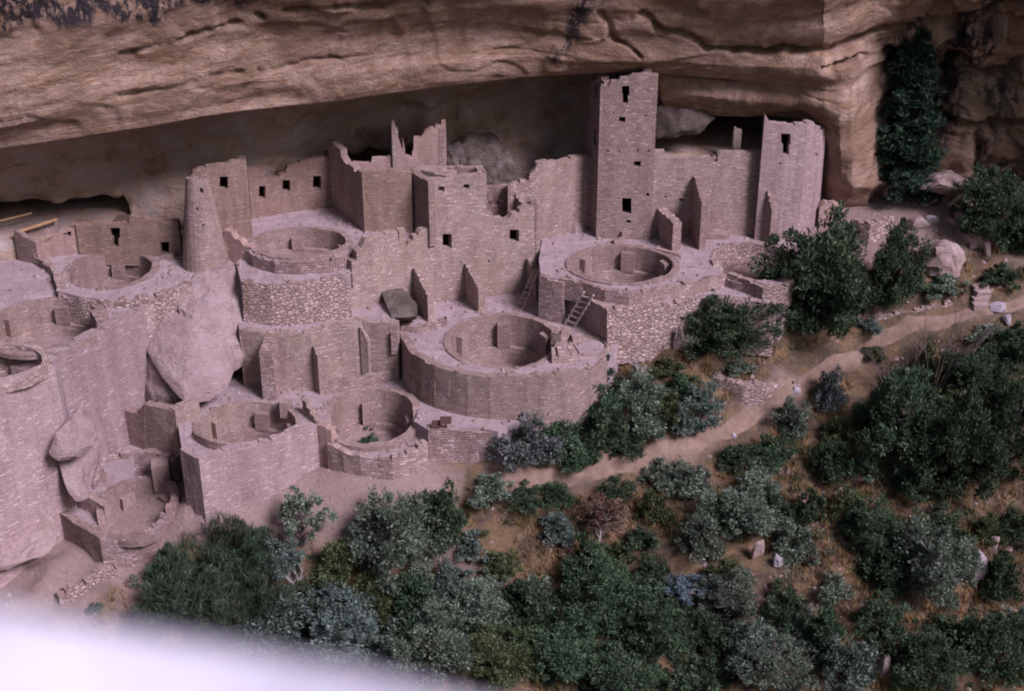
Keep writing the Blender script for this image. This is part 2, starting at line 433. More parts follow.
def kiva(label, kk, z, depth=2.0, outer=None, bench=.75, pil=6, a0=0.0, low=(), mat='kiva', ring=.34, firepit=True, group='round sunken kivas', floor='kfloor', pilh=.9, rimjag=.05):
    """round sunken ceremonial room: lining wall, bench, pilasters, floor"""
    outer = .5 if outer is None else outer
    c, R, RY = kk
    root = empty('kiva', (c.x, c.y, z - depth), label, 'kiva', group)
    K = 72; sd_ = RND.uniform(0, 99); zf = z - depth; zb = zf + bench
    def rim(a):
        h = z + .07 + rimjag * (mn.noise(Vector((cos(a) * 4 + sd_, sin(a) * 4, 0))) + .8 * mn.noise(Vector((cos(a) * 13 + sd_, sin(a) * 13, 3))))
        for (m_, w_, d_) in low:
            da = (a - m_ + pi) % (2 * pi) - pi
            if abs(da) < w_: h -= d_ * (1 - (abs(da) / w_) ** 4)
        return h
    vs = []; fs = []; uv = []
    rows = [(R + ring, None, -outer), (R + ring, 1, 0), (R, 1, 0), (R, .5, 0), (R, 0, 0)]
    for i in range(K):
        a = 2 * pi * i / K; zr = rim(a); rr = .03 * mn.noise(Vector((cos(a) * 6 + sd_, sin(a) * 6, 5)))
        vs += [(c.x + (R + ring + rr) * cos(a), c.y + (RY + ring + rr) * sin(a), z - outer), (c.x + (R + ring + rr) * cos(a), c.y + (RY + ring + rr) * sin(a), zr),
               (c.x + (R + rr) * cos(a), c.y + (RY + rr) * sin(a), zr + .01), (c.x + (R + rr * .5) * cos(a), c.y + (RY + rr * .5) * sin(a), (zr + zb) / 2), (c.x + R * cos(a), c.y + RY * sin(a), zb - .1)]
    vv = [0, outer, outer + ring, outer + ring + (z - zb) / 2, outer + ring + (z - zb)]
    for i in range(K):
        j = (i + 1) % K; u1, u2 = 2 * pi * i / K * R, 2 * pi * (i + 1) / K * R
        for q in range(4):
            fs.append([i * 5 + q, j * 5 + q, j * 5 + q + 1, i * 5 + q + 1]); uv.append([(u1, vv[q]), (u2, vv[q]), (u2, vv[q + 1]), (u1, vv[q + 1])])
    mk('lining_wall', vs, fs, M[mat], root, uv)
    Rb = R - .3
    vs = []; fs = []; uv = []
    for i in range(K):
        a = 2 * pi * i / K; jz = .02 * mn.noise(Vector((cos(a) * 9, sin(a) * 9, sd_)))
        vs += [(c.x + (R + .02) * cos(a), c.y + (RY + .02) * sin(a), zb + jz), (c.x + Rb * cos(a), c.y + (RY - .3) * sin(a), zb + jz), (c.x + Rb * cos(a), c.y + (RY - .3) * sin(a), zf - .05)]
    for i in range(K):
        j = (i + 1) % K; u1, u2 = 2 * pi * i / K * R, 2 * pi * (i + 1) / K * R
        for q, (va, vb) in enumerate(((0, .3), (.3, .3 + bench))):
            fs.append([i * 3 + q, j * 3 + q, j * 3 + q + 1, i * 3 + q + 1]); uv.append([(u1, va), (u2, va), (u2, vb), (u1, vb)])
    if bench > .05: mk('bench', vs, fs, M[mat], root, uv)
    vs = [(c.x, c.y, zf)]; fs = []
    for rr_ in (Rb * .5, R + .01):
        for i in range(36): a = 2 * pi * i / 36; vs.append((c.x + rr_ * cos(a), c.y + rr_ * RY / R * sin(a), zf + .04 * mn.noise(Vector((rr_ * cos(a), rr_ * sin(a), sd_)))))
    for i in range(36):
        j = (i + 1) % 36; fs += [[0, 1 + i, 1 + j], [1 + i, 37 + i, 37 + j, 1 + j]]
    mk('floor', vs, fs, M[floor], root)
    for k in range(pil):
        a = a0 + 2 * pi * k / pil
        p = (c.x + (R - .16) * cos(a), c.y + (RY - .16) * sin(a), zb - .01)
        hgt = min(pilh, rim(a) - zb - .12)
        if hgt < .15: continue
        v_, f_, u_ = box(p, .62, .36, hgt, a + pi / 2, .012)
        mk('pilaster', v_, f_, M[mat], root, u_)
    if firepit:
        vs = []; fs = []
        for i in range(16):
            a = 2 * pi * i / 16
            for r_, zz in ((.42, zf), (.42, zf + .12), (.30, zf + .12), (.30, zf + .01)): vs.append((c.x + r_ * cos(a), c.y - .2 + r_ * sin(a), zz))
        for i in range(16):
            j = (i + 1) % 16
            for q in range(3): fs.append([i * 4 + q, j * 4 + q, j * 4 + q + 1, i * 4 + q + 1])
        mk('fire_pit', vs, fs, M['rock'], root)
    return root

def buttress(label, top0, top1, zbot, end_h, w=.42, mat='wall', group='buttress walls', tfar=None, steps=5, cat='buttress wall'):
    """stub wall running out from a house wall towards the viewer; top slopes down to its outer end"""
    a, b = top0, top1       # 3D points: at the wall (high) and at the outer end (low)
    A = Vector((a.x, a.y)); B = Vector((b.x, b.y)); e = (B - A); L = e.length; e.normalize(); n = Vector((-e.y, e.x))
    prof = []
    k = 7
    for i in range(k + 1):
        u = i / k; z = a.z + (b.z - a.z) * u ** 1.1 + RND.uniform(-.05, .05)
        if i > 0: prof.append((u * L, prof[-1][1]))
        prof.append((u * L + .004 * (i > 0), z))
    prof[-1] = (L, prof[-1][1])
    lp = [(0, zbot)] + prof + [(L, zbot)]
    vs = []
    for off in (-w / 2, w / 2):
        for s, z in lp:
            q = A + e * s + n * off; vs.append((q.x + RND.uniform(-.012, .012), q.y + RND.uniform(-.012, .012), z))
    K = len(lp); fs = [list(range(K)), list(reversed(range(K, 2 * K)))]
    uv = [[(s, z) for s, z in lp], [(s + 5, z) for s, z in reversed(lp)]]
    for i in range(K - 1):
        fs.append([i + 1, i, i + K, i + 1 + K]); s0, z0 = lp[i]; s1, z1 = lp[i + 1]
        if abs(z1 - z0) > abs(s1 - s0): uv.append([(9, z1), (9, z0), (9 + w, z0), (9 + w, z1)])
        else: uv.append([(s1, 3), (s0, 3), (s0, 3 + w), (s1, 3 + w)])
    me_o = mk('buttress_wall', vs, fs, M[mat], None, uv)
    return tag(me_o, label, cat, group)

def smoothnoise_rock(pts, disp=.12, cuts=3, fr=.9, seed=0, smooth=False):
    bm = bmesh.new()
    for p in pts: bm.verts.new(p)
    r = bmesh.ops.convex_hull(bm, input=bm.verts)
    bmesh.ops.delete(bm, geom=[v for v in bm.verts if not v.link_faces], context='VERTS')
    bmesh.ops.triangulate(bm, faces=bm.faces[:])
    bmesh.ops.subdivide_edges(bm, edges=bm.edges[:], cuts=cuts, use_grid_fill=True, smooth=.12)
    bmesh.ops.triangulate(bm, faces=bm.faces[:])
    bmesh.ops.subdivide_edges(bm, edges=[e for e in bm.edges if e.calc_length() > .25], cuts=1, use_grid_fill=True)
    bmesh.ops.recalc_face_normals(bm, faces=bm.faces[:])
    for v in bm.verts:
        q = v.co * fr + Vector((seed, seed * 2, 0))
        v.co += v.normal * ((abs(mn.noise(q * .8 + Vector((7, 3, 1)))) - .25) * disp * 1.2 + mn.noise(q) * disp * .8 + mn.noise(q * 3.1) * disp * .45 + mn.noise(q * 8) * disp * .15)
    me = bpy.data.meshes.new('rock'); bm.to_mesh(me); bm.free(); return me
def rock(name, pts, mat, label=None, cat='rock', group=None, disp=.12, fr=.9, parent=None, cuts=3, smooth=False):
    c = Vector((sum(p[0] for p in pts) / len(pts), sum(p[1] for p in pts) / len(pts), min(p[2] for p in pts)))
    me = smoothnoise_rock([Vector(p) - c for p in pts], disp, cuts, fr, RND.uniform(0, 50))
    if smooth: me.polygons.foreach_set('use_smooth', [True] * len(me.polygons))
    o = link(name, me, mat, parent)
    o.location = c if parent is None else c
    if label: tag(o, label, cat, group)
    return o
def rock_px(outline, Yf, thick, dy=(), **kw):
    """boulder from its front outline (pixel, distance) given real thickness: list of (px,py,Y); the back is set behind"""
    pts = []
    cxx = sum(p[0] for p in outline) / len(outline); cyy = sum(p[1] for p in outline) / len(outline)
    for (px, py, Y) in outline:
        p = gy(px, py, Y); pts.append(p)
    c = sum(pts, Vector()) / len(pts)
    back = [c.lerp(p, .8) + Vector((0, thick, 0)) for p in pts]
    front = [c.lerp(p, .55) + Vector((0, -thick * .22, 0)) for p in pts]
    return pts + back + front

# ------------------------------------------------------------------ terrain
CP = [(0, 540, -8.5), (60, 562, -8.4), (100, 566, -8.3), (0, 620, -9.2), (60, 600, -8.9), (150, 545, -8.1), (200, 527, -7.4), (250, 512, -6.9), (310, 486, -6.6),
      (330, 476, -6.1), (390, 482, -6.0), (440, 466, -5.9), (480, 468, -6.0), (500, 475, -6.2), (560, 478, -6.7), (640, 462, -6.4), (700, 442, -6.0), (745, 420, -5.5),
      (800, 385, -4.6), (860, 350, -3.4), (900, 335, -2.8), (950, 322, -2.2), (985, 310, -1.6), (1024, 290, -1), (520, 440, -5.2), (600, 440, -5.3), (650, 420, -5), (700, 415, -5),
      (720, 372, -3.8), (780, 378, -3.9), (760, 408, -5.2), (650, 360, -3.2), (640, 340, -2.4), (700, 340, -2.3), (760, 350, -3), (830, 345, -3), (860, 325, -2.5), (905, 312, -1.8), (900, 290, -1.0),
      (930, 240, .3), (880, 240, .2), (960, 215, .9), (1000, 250, .2), (1024, 230, .8), (900, 205, 1.2), (850, 200, 1.0), (940, 195, 1.6), (470, 500, -7), (560, 520, -8.2), (640, 510, -8),
      (720, 480, -7.2), (800, 450, -6.4), (860, 420, -5.6), (900, 400, -5), (1000, 380, -3.8), (1024, 340, -2.6), (450, 600, -10.3), (560, 600, -10.4), (700, 600, -10), (850, 560, -9),
      (1000, 520, -7.8), (300, 600, -10), (200, 600, -9.6), (120, 625, -9.8), (300, 691, -12.2), (500, 691, -12.4), (700, 691, -12.2), (900, 691, -11.5), (1024, 650, -10.8), (0, 691, -11.5), (980, 445, -5.6), (900, 480, -6.9), (199, 493, -5.6), (188, 500, -6.1), (221, 508, -6.5), (262, 498, -6.5), (285, 488, -6.45), (308, 476, -6.15), (345, 477, -5.9), (368, 478, -5.9), (395, 477, -5.9), (420, 470, -5.8)]
pts = [g(*c) for c in CP]
pts += [Vector(p) for p in [(-20, 56, -8.0), (-12, 56.5, -7.4), (-11.5, 53.6, -7.0), (-6, 55.5, -6.9), (-5, 57.5, -6.6), (0, 57.0, -6.2), (-26, 55, -7.5), (-12, 60, -6.2), (0, 60, -6.0), (4, 60, -4.2), (5.5, 59, -2.9), (8, 62, -2.4), (10, 66, -1.2), (0, 66, -2.2), (-10, 66, -2),
                            (-20, 62, -2.6), (-30, 60, -4), (-23, 58, -6.4), (-22, 70, -.6), (0, 72, -.5), (12, 72, .2), (16, 68, 1.0), (22, 72, 2), (32, 70, 3), (60, 66, 3), (60, 50, -7), (60, 40, -12), (-60, 60, -6), (-60, 50, -9), (-60, 40, -14),
                            (0, 40, -15.2), (25, 40, -14), (-25, 40, -14.5), (0, 34, -18.5), (30, 32, -19), (-30, 32, -19), (60, 30, -20), (-60, 30, -20)]]
PX = np.array([[p.x, p.y] for p in pts]); PZ = np.array([p.z for p in pts])
D = np.sqrt(((PX[:, None] - PX[None]) ** 2).sum(-1)); n_ = len(PX)
A_ = np.zeros((n_ + 1, n_ + 1)); A_[:n_, :n_] = D - np.eye(n_) * .12; A_[:n_, n_] = 1; A_[n_, :n_] = 1
WT = np.linalg.solve(A_, np.append(PZ, 0))
# centre line of the trodden path, widths in metres
PATH = [(1040, 290, -.8, 1.0), (1000, 303, -1.3, .9), (975, 313, -1.8, .9), (945, 324, -2.3, .9), (905, 334, -2.8, .9), (875, 344, -3.2, 1.0), (855, 362, -3.8, 1.1), (825, 378, -4.4, 1.1), (790, 395, -4.9, 1.1),
        (765, 410, -5.3, 1.1), (740, 424, -5.6, 1.2), (712, 439, -6.0, 1.2), (675, 452, -6.2, 1.2), (640, 462, -6.4, 1.2), (600, 472, -6.6, 1.2), (560, 478, -6.7, 1.2), (520, 478, -6.4, 1.3), (485, 472, -6.1, 1.5)]
PW = [(g(a, b, c), d * .62) for a, b, c, d in PATH]
PA = np.array([[p.x, p.y] for p, d in PW])
def pathdist(X, Y):
    best = np.full(np.shape(X), 1e9)
    for i in range(len(PA) - 1):
        a, b = PA[i], PA[i + 1]; e = b - a; t = np.clip(((X - a[0]) * e[0] + (Y - a[1]) * e[1]) / (e @ e), 0, 1)
        best = np.minimum(best, np.hypot(X - a[0] - t * e[0], Y - a[1] - t * e[1]))
    return best
def vnoise(X, Y, sc, seed):
    x = X * sc + seed * 17.3; y = Y * sc + seed * 5.1; xi = np.floor(x).astype(int); yi = np.floor(y).astype(int); fx = x - xi; fy = y - yi
    fx = fx * fx * (3 - 2 * fx); fy = fy * fy * (3 - 2 * fy)
    def h(a, b):
        k = (a * 374761393 + b * 668265263 + seed * 974711) & 0xffffffff; k = ((k ^ (k >> 13)) * 1274126177) & 0xffffffff
        return ((k ^ (k >> 16)) & 0xffff) / 65535.0
    return (h(xi, yi) * (1 - fx) + h(xi + 1, yi) * fx) * (1 - fy) + (h(xi, yi + 1) * (1 - fx) + h(xi + 1, yi + 1) * fx) * fy - .5
def terr(X, Y):
    X = np.asarray(X, float); Y = np.asarray(Y, float); sh = X.shape; x = X.ravel(); y = Y.ravel()
    z = np.full(x.shape, WT[n_])
    for i in range(n_): z += WT[i] * np.hypot(x - PX[i, 0], y - PX[i, 1])
    k = np.clip((y - 26) / 10, 0, 1); far = -22 + 1.5 * vnoise(x, y, .05, 4)
    z = z * k + far * (1 - k)
    k2 = np.clip((np.abs(x) - 60) / 60, 0, 1); z = z * (1 - k2) + np.where(y > 60, 0, far) * k2
    pd = pathdist(x, y); m = np.clip((pd - .7) / 1.2, 0, 1); m2 = np.clip((60.5 - y) / 2, .25, 1) * np.where((x < 0) & (y > 51.0), .25, 1)
    z += m * m2 * (.9 * vnoise(x, y, .35, 1) + .45 * vnoise(x, y, .9, 2) + .22 * vnoise(x, y, 2.3, 3)) + .04 * vnoise(x, y, 5, 6)
    return z.reshape(sh)
def ground(px, py):
    """point of the terrain seen at a pixel"""
    ts = np.arange(30, 110, .25); d = ray(px, py); z = terr(d.x * ts, d.y * ts); hz = H + d.z * ts
    i = int(np.argmax(hz < z)); 
    a, b = ts[i - 1], ts[i]
    for _ in range(10):
        m = (a + b) / 2
        if H + d.z * m < float(terr(d.x * m, d.y * m)): b = m
        else: a = m
    return Vector((d.x * b, d.y * b, H + d.z * b))

def grid(name, xs, ys, mat, attrs=None):
    X, Y = np.meshgrid(xs, ys); Z = terr(X, Y); nx, ny = len(xs), len(ys)
    vs = np.stack([X, Y, Z], -1).reshape(-1, 3)
    I = np.arange(nx * ny).reshape(ny, nx); q = np.stack([I[:-1, :-1], I[:-1, 1:], I[1:, 1:], I[1:, :-1]], -1).reshape(-1, 4)
    me = bpy.data.meshes.new(name); me.vertices.add(len(vs)); me.vertices.foreach_set('co', vs.ravel())
    me.loops.add(q.size); me.loops.foreach_set('vertex_index', q.ravel()); me.polygons.add(len(q)); me.polygons.foreach_set('loop_start', np.arange(len(q)) * 4)
    me.update(calc_edges=True); me.validate(); me.polygons.foreach_set('use_smooth', [True] * len(q))
    if attrs is not None:
        at = me.attributes.new('bare', 'FLOAT', 'POINT'); at.data.foreach_set('value', attrs(X, Y).ravel())
    o = link(name, me, mat); o['kind'] = 'structure'; return o
def near(a, b, c, d, s0, s1):   # fine in the middle, coarse outside
    return np.concatenate([np.arange(a, b, s1), np.arange(b, c, s0), np.arange(c, d + s1, s1)])
def bareattr(X, Y):     # trodden dust below the walls at the left and the sandy flat by the rocks at the right
    nz = vnoise(X, Y, .5, 9) + .6 * vnoise(X, Y, 1.7, 10)
    left = np.clip((-1.5 - X + nz * 2.5) / 1.5, 0, 1) * np.clip((Y - 50.3 - .0 + np.clip(X + 12, -8, 8) * .18 * -1 * 0 + nz * 1.6) / 1.0, 0, 1)
    left = np.maximum(left, np.clip((-15.5 - X + nz * 2) / 1.5, 0, 1) * np.clip((Y - 46.5 + nz * 2) / 1.5, 0, 1))
    right = np.clip((Y - 62.5 + nz * 2.5) / 1.2, 0, 1) * .8
    pd = np.clip((.45 - pathdist(X, Y) + nz * .9) / .6, 0, 1) * .8
    return np.clip(np.maximum(np.maximum(left, right), pd), 0, 1)
def soilmat():
    m, n, b = newmat('canyon_soil')
    pos = N(n, 'ShaderNodeNewGeometry').outputs['Position']
    n1 = noise(n, pos, .9, 7, .7); n2 = noise(n, pos, 5, 5, .75); n3 = noise(n, pos, 26, 3, .8)
    c = ramp(n, n1.outputs[0], [(.3, (.075, .052, .042)), (.46, (.135, .092, .066)), (.60, (.225, .14, .08)), (.72, (.19, .14, .12))])
    c = mix(n, .6, c, ramp(n, n2.outputs[0], [(.3, .22), (.7, .8)]), 'SOFT_LIGHT')
    n4 = noise(n, pos, 2.3, 4, .7)
    c = mix(n, math1(n, 'MULTIPLY', ramp(n, n4.outputs[0], [(.56, 0.), (.66, 1.)]), .6), c, (.09, .10, .05))
    dst = ramp(n, n2.outputs[0], [(.3, (.30, .205, .185)), (.7, (.41, .30, .285))])
    at = N(n, 'ShaderNodeAttribute', attribute_name='bare')
    c = mix(n, at.outputs['Fac'], c, dst)
    c = mix(n, math1(n, 'MULTIPLY', ramp(n, n3.outputs[0], [(.64, 0.), (.70, 1.)]), .55), c, (.50, .40, .38))
    n.links.new(c, b.inputs['Base Color'])
    bump(n, b, math1(n, 'ADD', n2.outputs[0], math1(n, 'MULTIPLY', n3.outputs[0], .5)), .12)
    return m
M['soil'] = soilmat()
grid('ground', near(-160, -30, 34, 160, .33, 3.0), near(-100, 40, 76, 160, .3, 4.0), M['soil'], bareattr)

def ribbon(name, cl, mat, lift=.05):
    """a sheet following the terrain along a centre line"""
    dense = []
    for i in range(len(cl) - 1):
        for k in range(8):
            u = k / 8; p = cl[i][0].lerp(cl[i + 1][0], u); dense.append((p.xy, cl[i][1] * (1 - u) + cl[i + 1][1] * u))
    for _ in range(6): dense = [dense[0]] + [((dense[i - 1][0] + dense[i][0] * 2 + dense[i + 1][0]) / 4, dense[i][1]) for i in range(1, len(dense) - 1)] + [dense[-1]]
    X = []; Y = []; C = 9
    for i, (p, w_) in enumerate(dense):
        a = dense[max(0, i - 1)][0]; b = dense[min(len(dense) - 1, i + 1)][0]; t = (b - a).normalized(); nn = Vector((-t.y, t.x))
        wl = w_ * (.5 + .3 * mn.noise(Vector((i * .21, 1, 0)))); wr = w_ * (.5 + .3 * mn.noise(Vector((i * .21, 9, 0))))
        for k in range(C):
            u = k / (C - 1); off = -wl + (wl + wr) * u; q = p + nn * off; X.append(q.x); Y.append(q.y)
    Z = terr(np.array(X), np.array(Y)); vs = []
    for i in range(len(X)):
        k = i % C; vs.append((X[i], Y[i], Z[i] + (lift if 0 < k < C - 1 else -.06)))
    fs = [[i * C + k, i * C + k + 1, (i + 1) * C + k + 1, (i + 1) * C + k] for i in range(len(dense) - 1) for k in range(C - 1)]
    o = mk(name, vs, [list(reversed(f)) for f in fs], mat, smooth=True); o['kind'] = 'structure'; return o
ribbon('path', PW, M['path'])

# ------------------------------------------------------------------ cliff and alcove
# station: column px, then (row, distance) of: above frame, brow, lip; overhang dy,dz; upper and lower back wall; slot depth, slot ceiling z, floor z
ST = [(-520, (-20, 50), (110, 53), (235, 54.5), 4, .5, (250, 62), (290, 62), 66, .6, .0),
      (-200, (-20, 56), (95, 57.5), (190, 58.5), 4, .5, (205, 65), (240, 65), 72, 1.1, .4),
      (0, (-20, 58.5), (75, 59.8), (150, 60.5), 3.5, .4, (165, 66.0), (204, 66.0), 75, 2.0, .9),
      (60, (-20, 59), (68, 60.2), (142, 60.8), 3.5, .4, (157, 66.2), (202, 66.2), 75, 2.1, 1.0),
      (124, (-20, 59.6), (60, 60.9), (132, 61.2), 3.5, .4, (148, 66.5), (194, 66.4), 75, 2.3, 1.1),
      (132, (-20, 59.7), (58, 61), (131, 61.3), 3.5, .4, (147, 66.6), (219, 66.0), 66.8, 1.0, .5),
      (200, (-20, 60), (50, 61.5), (119, 62), 3.5, .4, (136, 67), (225, 66.8), 67.5, .8, .4),
      (300, (-20, 60.5), (45, 62.3), (106, 63), 4, .4, (124, 68), (225, 68), 68.6, 1, .4),
      (325, (-20, 60.7), (42, 62.6), (103, 63.2), 4, .4, (122, 68.6), (150, 68.8), 73, 3.2, 1.2),
      (440, (-20, 61.4), (33, 63.4), (87, 64.2), 4.5, .4, (104, 70), (142, 70), 74, 3.6, 1.2),
      (455, (-20, 61.6), (32, 63.6), (86, 64.4), 4.5, .4, (104, 70.6), (225, 69.8), 70.5, 1.2, .6),
      (520, (-20, 62), (30, 64.5), (78, 65.4), 4.5, .4, (97, 71), (225, 70), 71, 1.2, .6),
      (575, (-20, 62.6), (32, 65.2), (73, 66.4), 4, .4, (90, 71), (225, 70.3), 71, 1.2, .6),
      (640, (-20, 63.2), (38, 65.7), (72, 66.9), 1.6, -.1, (92, 69.8), (140, 69.8), 75, 4.4, 3.6),
      (660, (-20, 63.4), (40, 65.8), (74, 66.9), .9, -.15, (92, 67.9), (137, 68.2), 75, 4.6, 3.7),
      (705, (-20, 63.4), (42, 65.8), (77, 66.8), .8, -.25, (96, 67.1), (117, 67.9), 75, 5.2, 3.7),
      (757, (-20, 63.2), (46, 65.6), (79, 66.5), .7, -.25, (99, 66.8), (119, 67.6), 75, 5.0, 3.7),
      (800, (-20, 63.0), (46, 65.2), (80, 66.0), .5, -.3, (100, 66.4), (124, 67.6), 72, 4.6, 3.4),
      (825, (-20, 63), (48, 65.0), (84, 65.6), .3, -.4, (105, 65.8), (146, 66.9), 68.5, 2.4, 1.0),
      (840, (-20, 63.5), (47, 65.3), (84, 65.7), .2, -.5, (115, 65.9), (172, 66.5), 67.8, .8, .4),
      (853, (-20, 63.9), (44, 65.6), (80, 66.1), .2, -.4, (122, 66.2), (186, 66.4), 67.8, .8, .4),
      (872, (-20, 64.7), (38, 66.3), (66, 67.0), .3, -.3, (115, 67.1), (186, 66.9), 67.8, .9, .5),
      (900, (-20, 65.5), (32, 67.2), (54, 69.2), .5, -.2, (110, 69.6), (176, 69.2), 69.8, 1.2, .8),
      (950, (-20, 65), (28, 67.6), (50, 68.6), .6, -.3, (110, 69.0), (180, 68.8), 69.8, 1.4, 1.0),
      (1024, (-20, 64), (30, 67), (58, 68.2), .6, -.4, (112, 68.6), (182, 68.2), 69, 1.8, 1.2),
      (1250, (-20, 60), (30, 63), (70, 64.5), .6, -.4, (120, 65), (190, 64.6), 65.5, 1.8, 1.2),
      (1700, (-20, 52), (60, 56), (110, 57.5), .6, -.4, (170, 58), (240, 57.6), 58.5, .5, 0)]
prof = []
for (px, a, b, c, dy, dz, d, e, Yd, zc, zf) in ST:
    p3, p4, p5 = gy(px, a[0], a[1]), gy(px, b[0], b[1]), gy(px, c[0], c[1])
    p4b = p4.lerp(p5, .55) + Vector((0, -.35, 0))
    p6 = p5 + Vector((0, dy, dz)); p7, p8 = gy(px, d[0], d[1]), gy(px, e[0], e[1])
    X = p5.x
    tops = [Vector((X * 1.2, 170, 44)), Vector((X, a[1] + 3, 41)), Vector((X, a[1] - 3.0, 30)), Vector((X, a[1] - 1.6, 20))]
    tail = [Vector((p8.x, max(Yd, p8.y + .15), min(zc, p8.z))), Vector((p8.x, max(Yd, p8.y + .2), min(zf, p8.z - .3))), Vector((p8.x, max(p8.y - 1.4, 66.9) if p8.x > 4 else p8.y - 2.5, min(zf, p8.z - .3) - .1)), Vector((p8.x, max(p8.y - 1.3, 67.0) if p8.x > 4 else p8.y - 2.6, -4.2))]
    prof.append(tops + [p3, p4, p4b, p5, p6, p7, p8] + tail)
segn = [4, 8, 10, 12, 26, 16, 12, 12, 22, 40, 12, 4, 8, 4]
rows = []
for pr in prof:
    r = []
    for k in range(len(pr) - 1):
        for j in range(segn[k]): r.append(pr[k].lerp(pr[k + 1], j / segn[k]))
    r.append(pr[-1]); rows.append(r)
R_ = np.array([[list(p) for p in r] for r in rows])           # stations x rows x 3
# soften the profile corners a little, not the lips
xs_st = R_[:, :, 0].mean(1)
ucols = np.concatenate([np.arange(xs_st[0], -26, 1.5), np.arange(-26, 30, .12), np.arange(30, xs_st[-1], 1.5)])
from math import inf
def pchip_cols(R, xs, u):
    out = np.empty((len(u), R.shape[1], 3))
    i = np.clip(np.searchsorted(xs, u) - 1, 0, len(xs) - 2); t = (u - xs[i]) / (xs[i + 1] - xs[i]); t = t[:, None, None]
    ts = t * t * (3 - 2 * t); tt = .5 * t + .5 * ts
    return R[i] * (1 - tt) + R[i + 1] * tt
xst = xs_st
G = pchip_cols(R_, xst, ucols)
G[:, :, 0] = G[:, :, 0]  # x already real
nu, nv = G.shape[:2]
du = np.gradient(G, axis=0); dv = np.gradient(G, axis=1); NR = np.cross(dv, du); NR /= np.linalg.norm(NR, axis=2, keepdims=True) + 1e-9
vlen = np.concatenate([np.zeros((nu, 1)), np.cumsum(np.linalg.norm(np.diff(G, axis=1), axis=2), axis=1)], 1)
iv5 = sum(segn[:7]); V = vlen - vlen[:, iv5:iv5 + 1]          # 0 at the lip, negative on the brow
U = G[:, :, 0]
band = V + .10 * U * np.clip(-V / 5, -.4, 1) + 1.0 * vnoise(U, V, .12, 31)
d1 = vnoise(U * .35, V, .55, 21) * .9 + vnoise(U * .2, band, 1.1, 22) * .36 + vnoise(U * .3, band, 3.4, 23) * .07 + vnoise(U, V, 3.5, 24) * .05 + vnoise(U, V, 1.3, 25) * .14
led = vnoise(U * .5, V + .22 * U, .42, 71) * 4.6 + vnoise(U, V, 1.1, 72) * .5; lf = led - np.floor(led); ledge = np.floor(led) + np.clip((lf - .86) / .14, 0, 1)
dia = vnoise(U * .8 + V * .8, V - U * .35, .30, 73) * 4; df = dia - np.floor(dia); facet = np.floor(dia) + np.clip((df - .9) / .1, 0, 1)
d1 = d1 * .62 + ledge * .10 + facet * .06
steps = np.abs(((band * .42 + vnoise(U * .25, V, .4, 27)) % 1) - .5); crack = -np.clip(.035 - steps, 0, 1) * 9 * (vnoise(U, V, .22, 28) > -.05)
blk = np.clip((U - 17.5) / 3, 0, 1)
cell = vnoise(np.floor(U * .55 + vnoise(U, V, .5, 41) * 1.5), np.floor(V * .8 + vnoise(U, V, .6, 42)), 1.0, 43) * 1.5 + vnoise(np.floor(U * 1.4 + vnoise(U, V, 1.1, 44)), np.floor(V * 2.1 + vnoise(U, V, 1.1, 47)), 1.0, 45) * .6
vv = vnoise(U, V * .22, 1.1, 46) * .8
disp = (d1 + crack * .22) * (1 - .6 * blk) + blk * (cell * 1.5 + vv + vnoise(U + V * .6, V - U * .3, .7, 48) * 1.1) * .75
lipfade = np.clip(np.abs(V) / .5, .25, 1)
inside = (V > .3)
def notch(pxs, wd, dep, Yr):
    out = np.zeros_like(U)
    for (a, b) in zip(pxs, pxs[1:]):
        A, B_ = gy(a[0], a[1], Yr), gy(b[0], b[1], Yr); ex, ez = B_.x - A.x, B_.z - A.z
        t = np.clip(((G[:, :, 0] - A.x) * ex + (G[:, :, 2] - A.z) * ez) / (ex * ex + ez * ez), 0, 1)
        dd = np.hypot(G[:, :, 0] - A.x - t * ex + .5 * vnoise(U, V, .9, 81), G[:, :, 2] - A.z - t * ez + .3 * vnoise(U, V, 1.3, 82) + .12 * vnoise(U, V, 5, 83))
        out = np.maximum(out, np.clip(1.4 - dd / wd, 0, 1))
    return -dep * out
disp = disp + notch([(735, 54), (790, 50), (835, 47), (900, 38), (960, 36), (1100, 24)], .20, .9, 65.6) + notch([(818, 64), (860, 60), (905, 54)], .14, .7, 66) + notch([(640, 14), (655, 28), (690, 40), (706, 54), (740, 54)], .16, .5, 65)
disp = disp + notch([(600, 10), (618, 40), (640, 60)], .12, .3, 65) + notch([(120, 54), (190, 40), (262, 28), (330, 16), (420, 12)], .12, .35, 60.5) + notch([(0, 112), (120, 92), (260, 78), (400, 62)], .10, .22, 61)
disp = disp + notch([(895, 56), (930, 100), (925, 150)], .3, 1.0, 68) + notch([(960, 60), (940, 110), (915, 165)], .2, .8, 68) + notch([(930, 120), (980, 128), (1040, 122)], .22, 1.0, 68) + notch([(950, 80), (1040, 74)], .2, .9, 68) + notch([(985, 128), (978, 180)], .18, .8, 68)
cavr = (np.abs(vnoise(U, V * .6, .55, 91)) * 1.5 + vnoise(U + V * .5, V, 1.4, 92) * .5) * np.clip((V - 3.5) / 1.5, 0, 1) * (U < 14)
disp = disp * lipfade * np.where(inside & (blk < .1), .8, 1) + cavr * .7
sgn = 1.0 if NR[nu // 2, iv5 - 12, 1] < 0 else -1.0
G2 = G + NR * sgn * disp[..., None]
nocut = (np.arange(nv) > sum(segn[:11]) + 2)[None, :, None]
G2 = np.where(nocut, G, G2)
me = bpy.data.meshes.new('cliff'); P_ = G2.reshape(-1, 3)
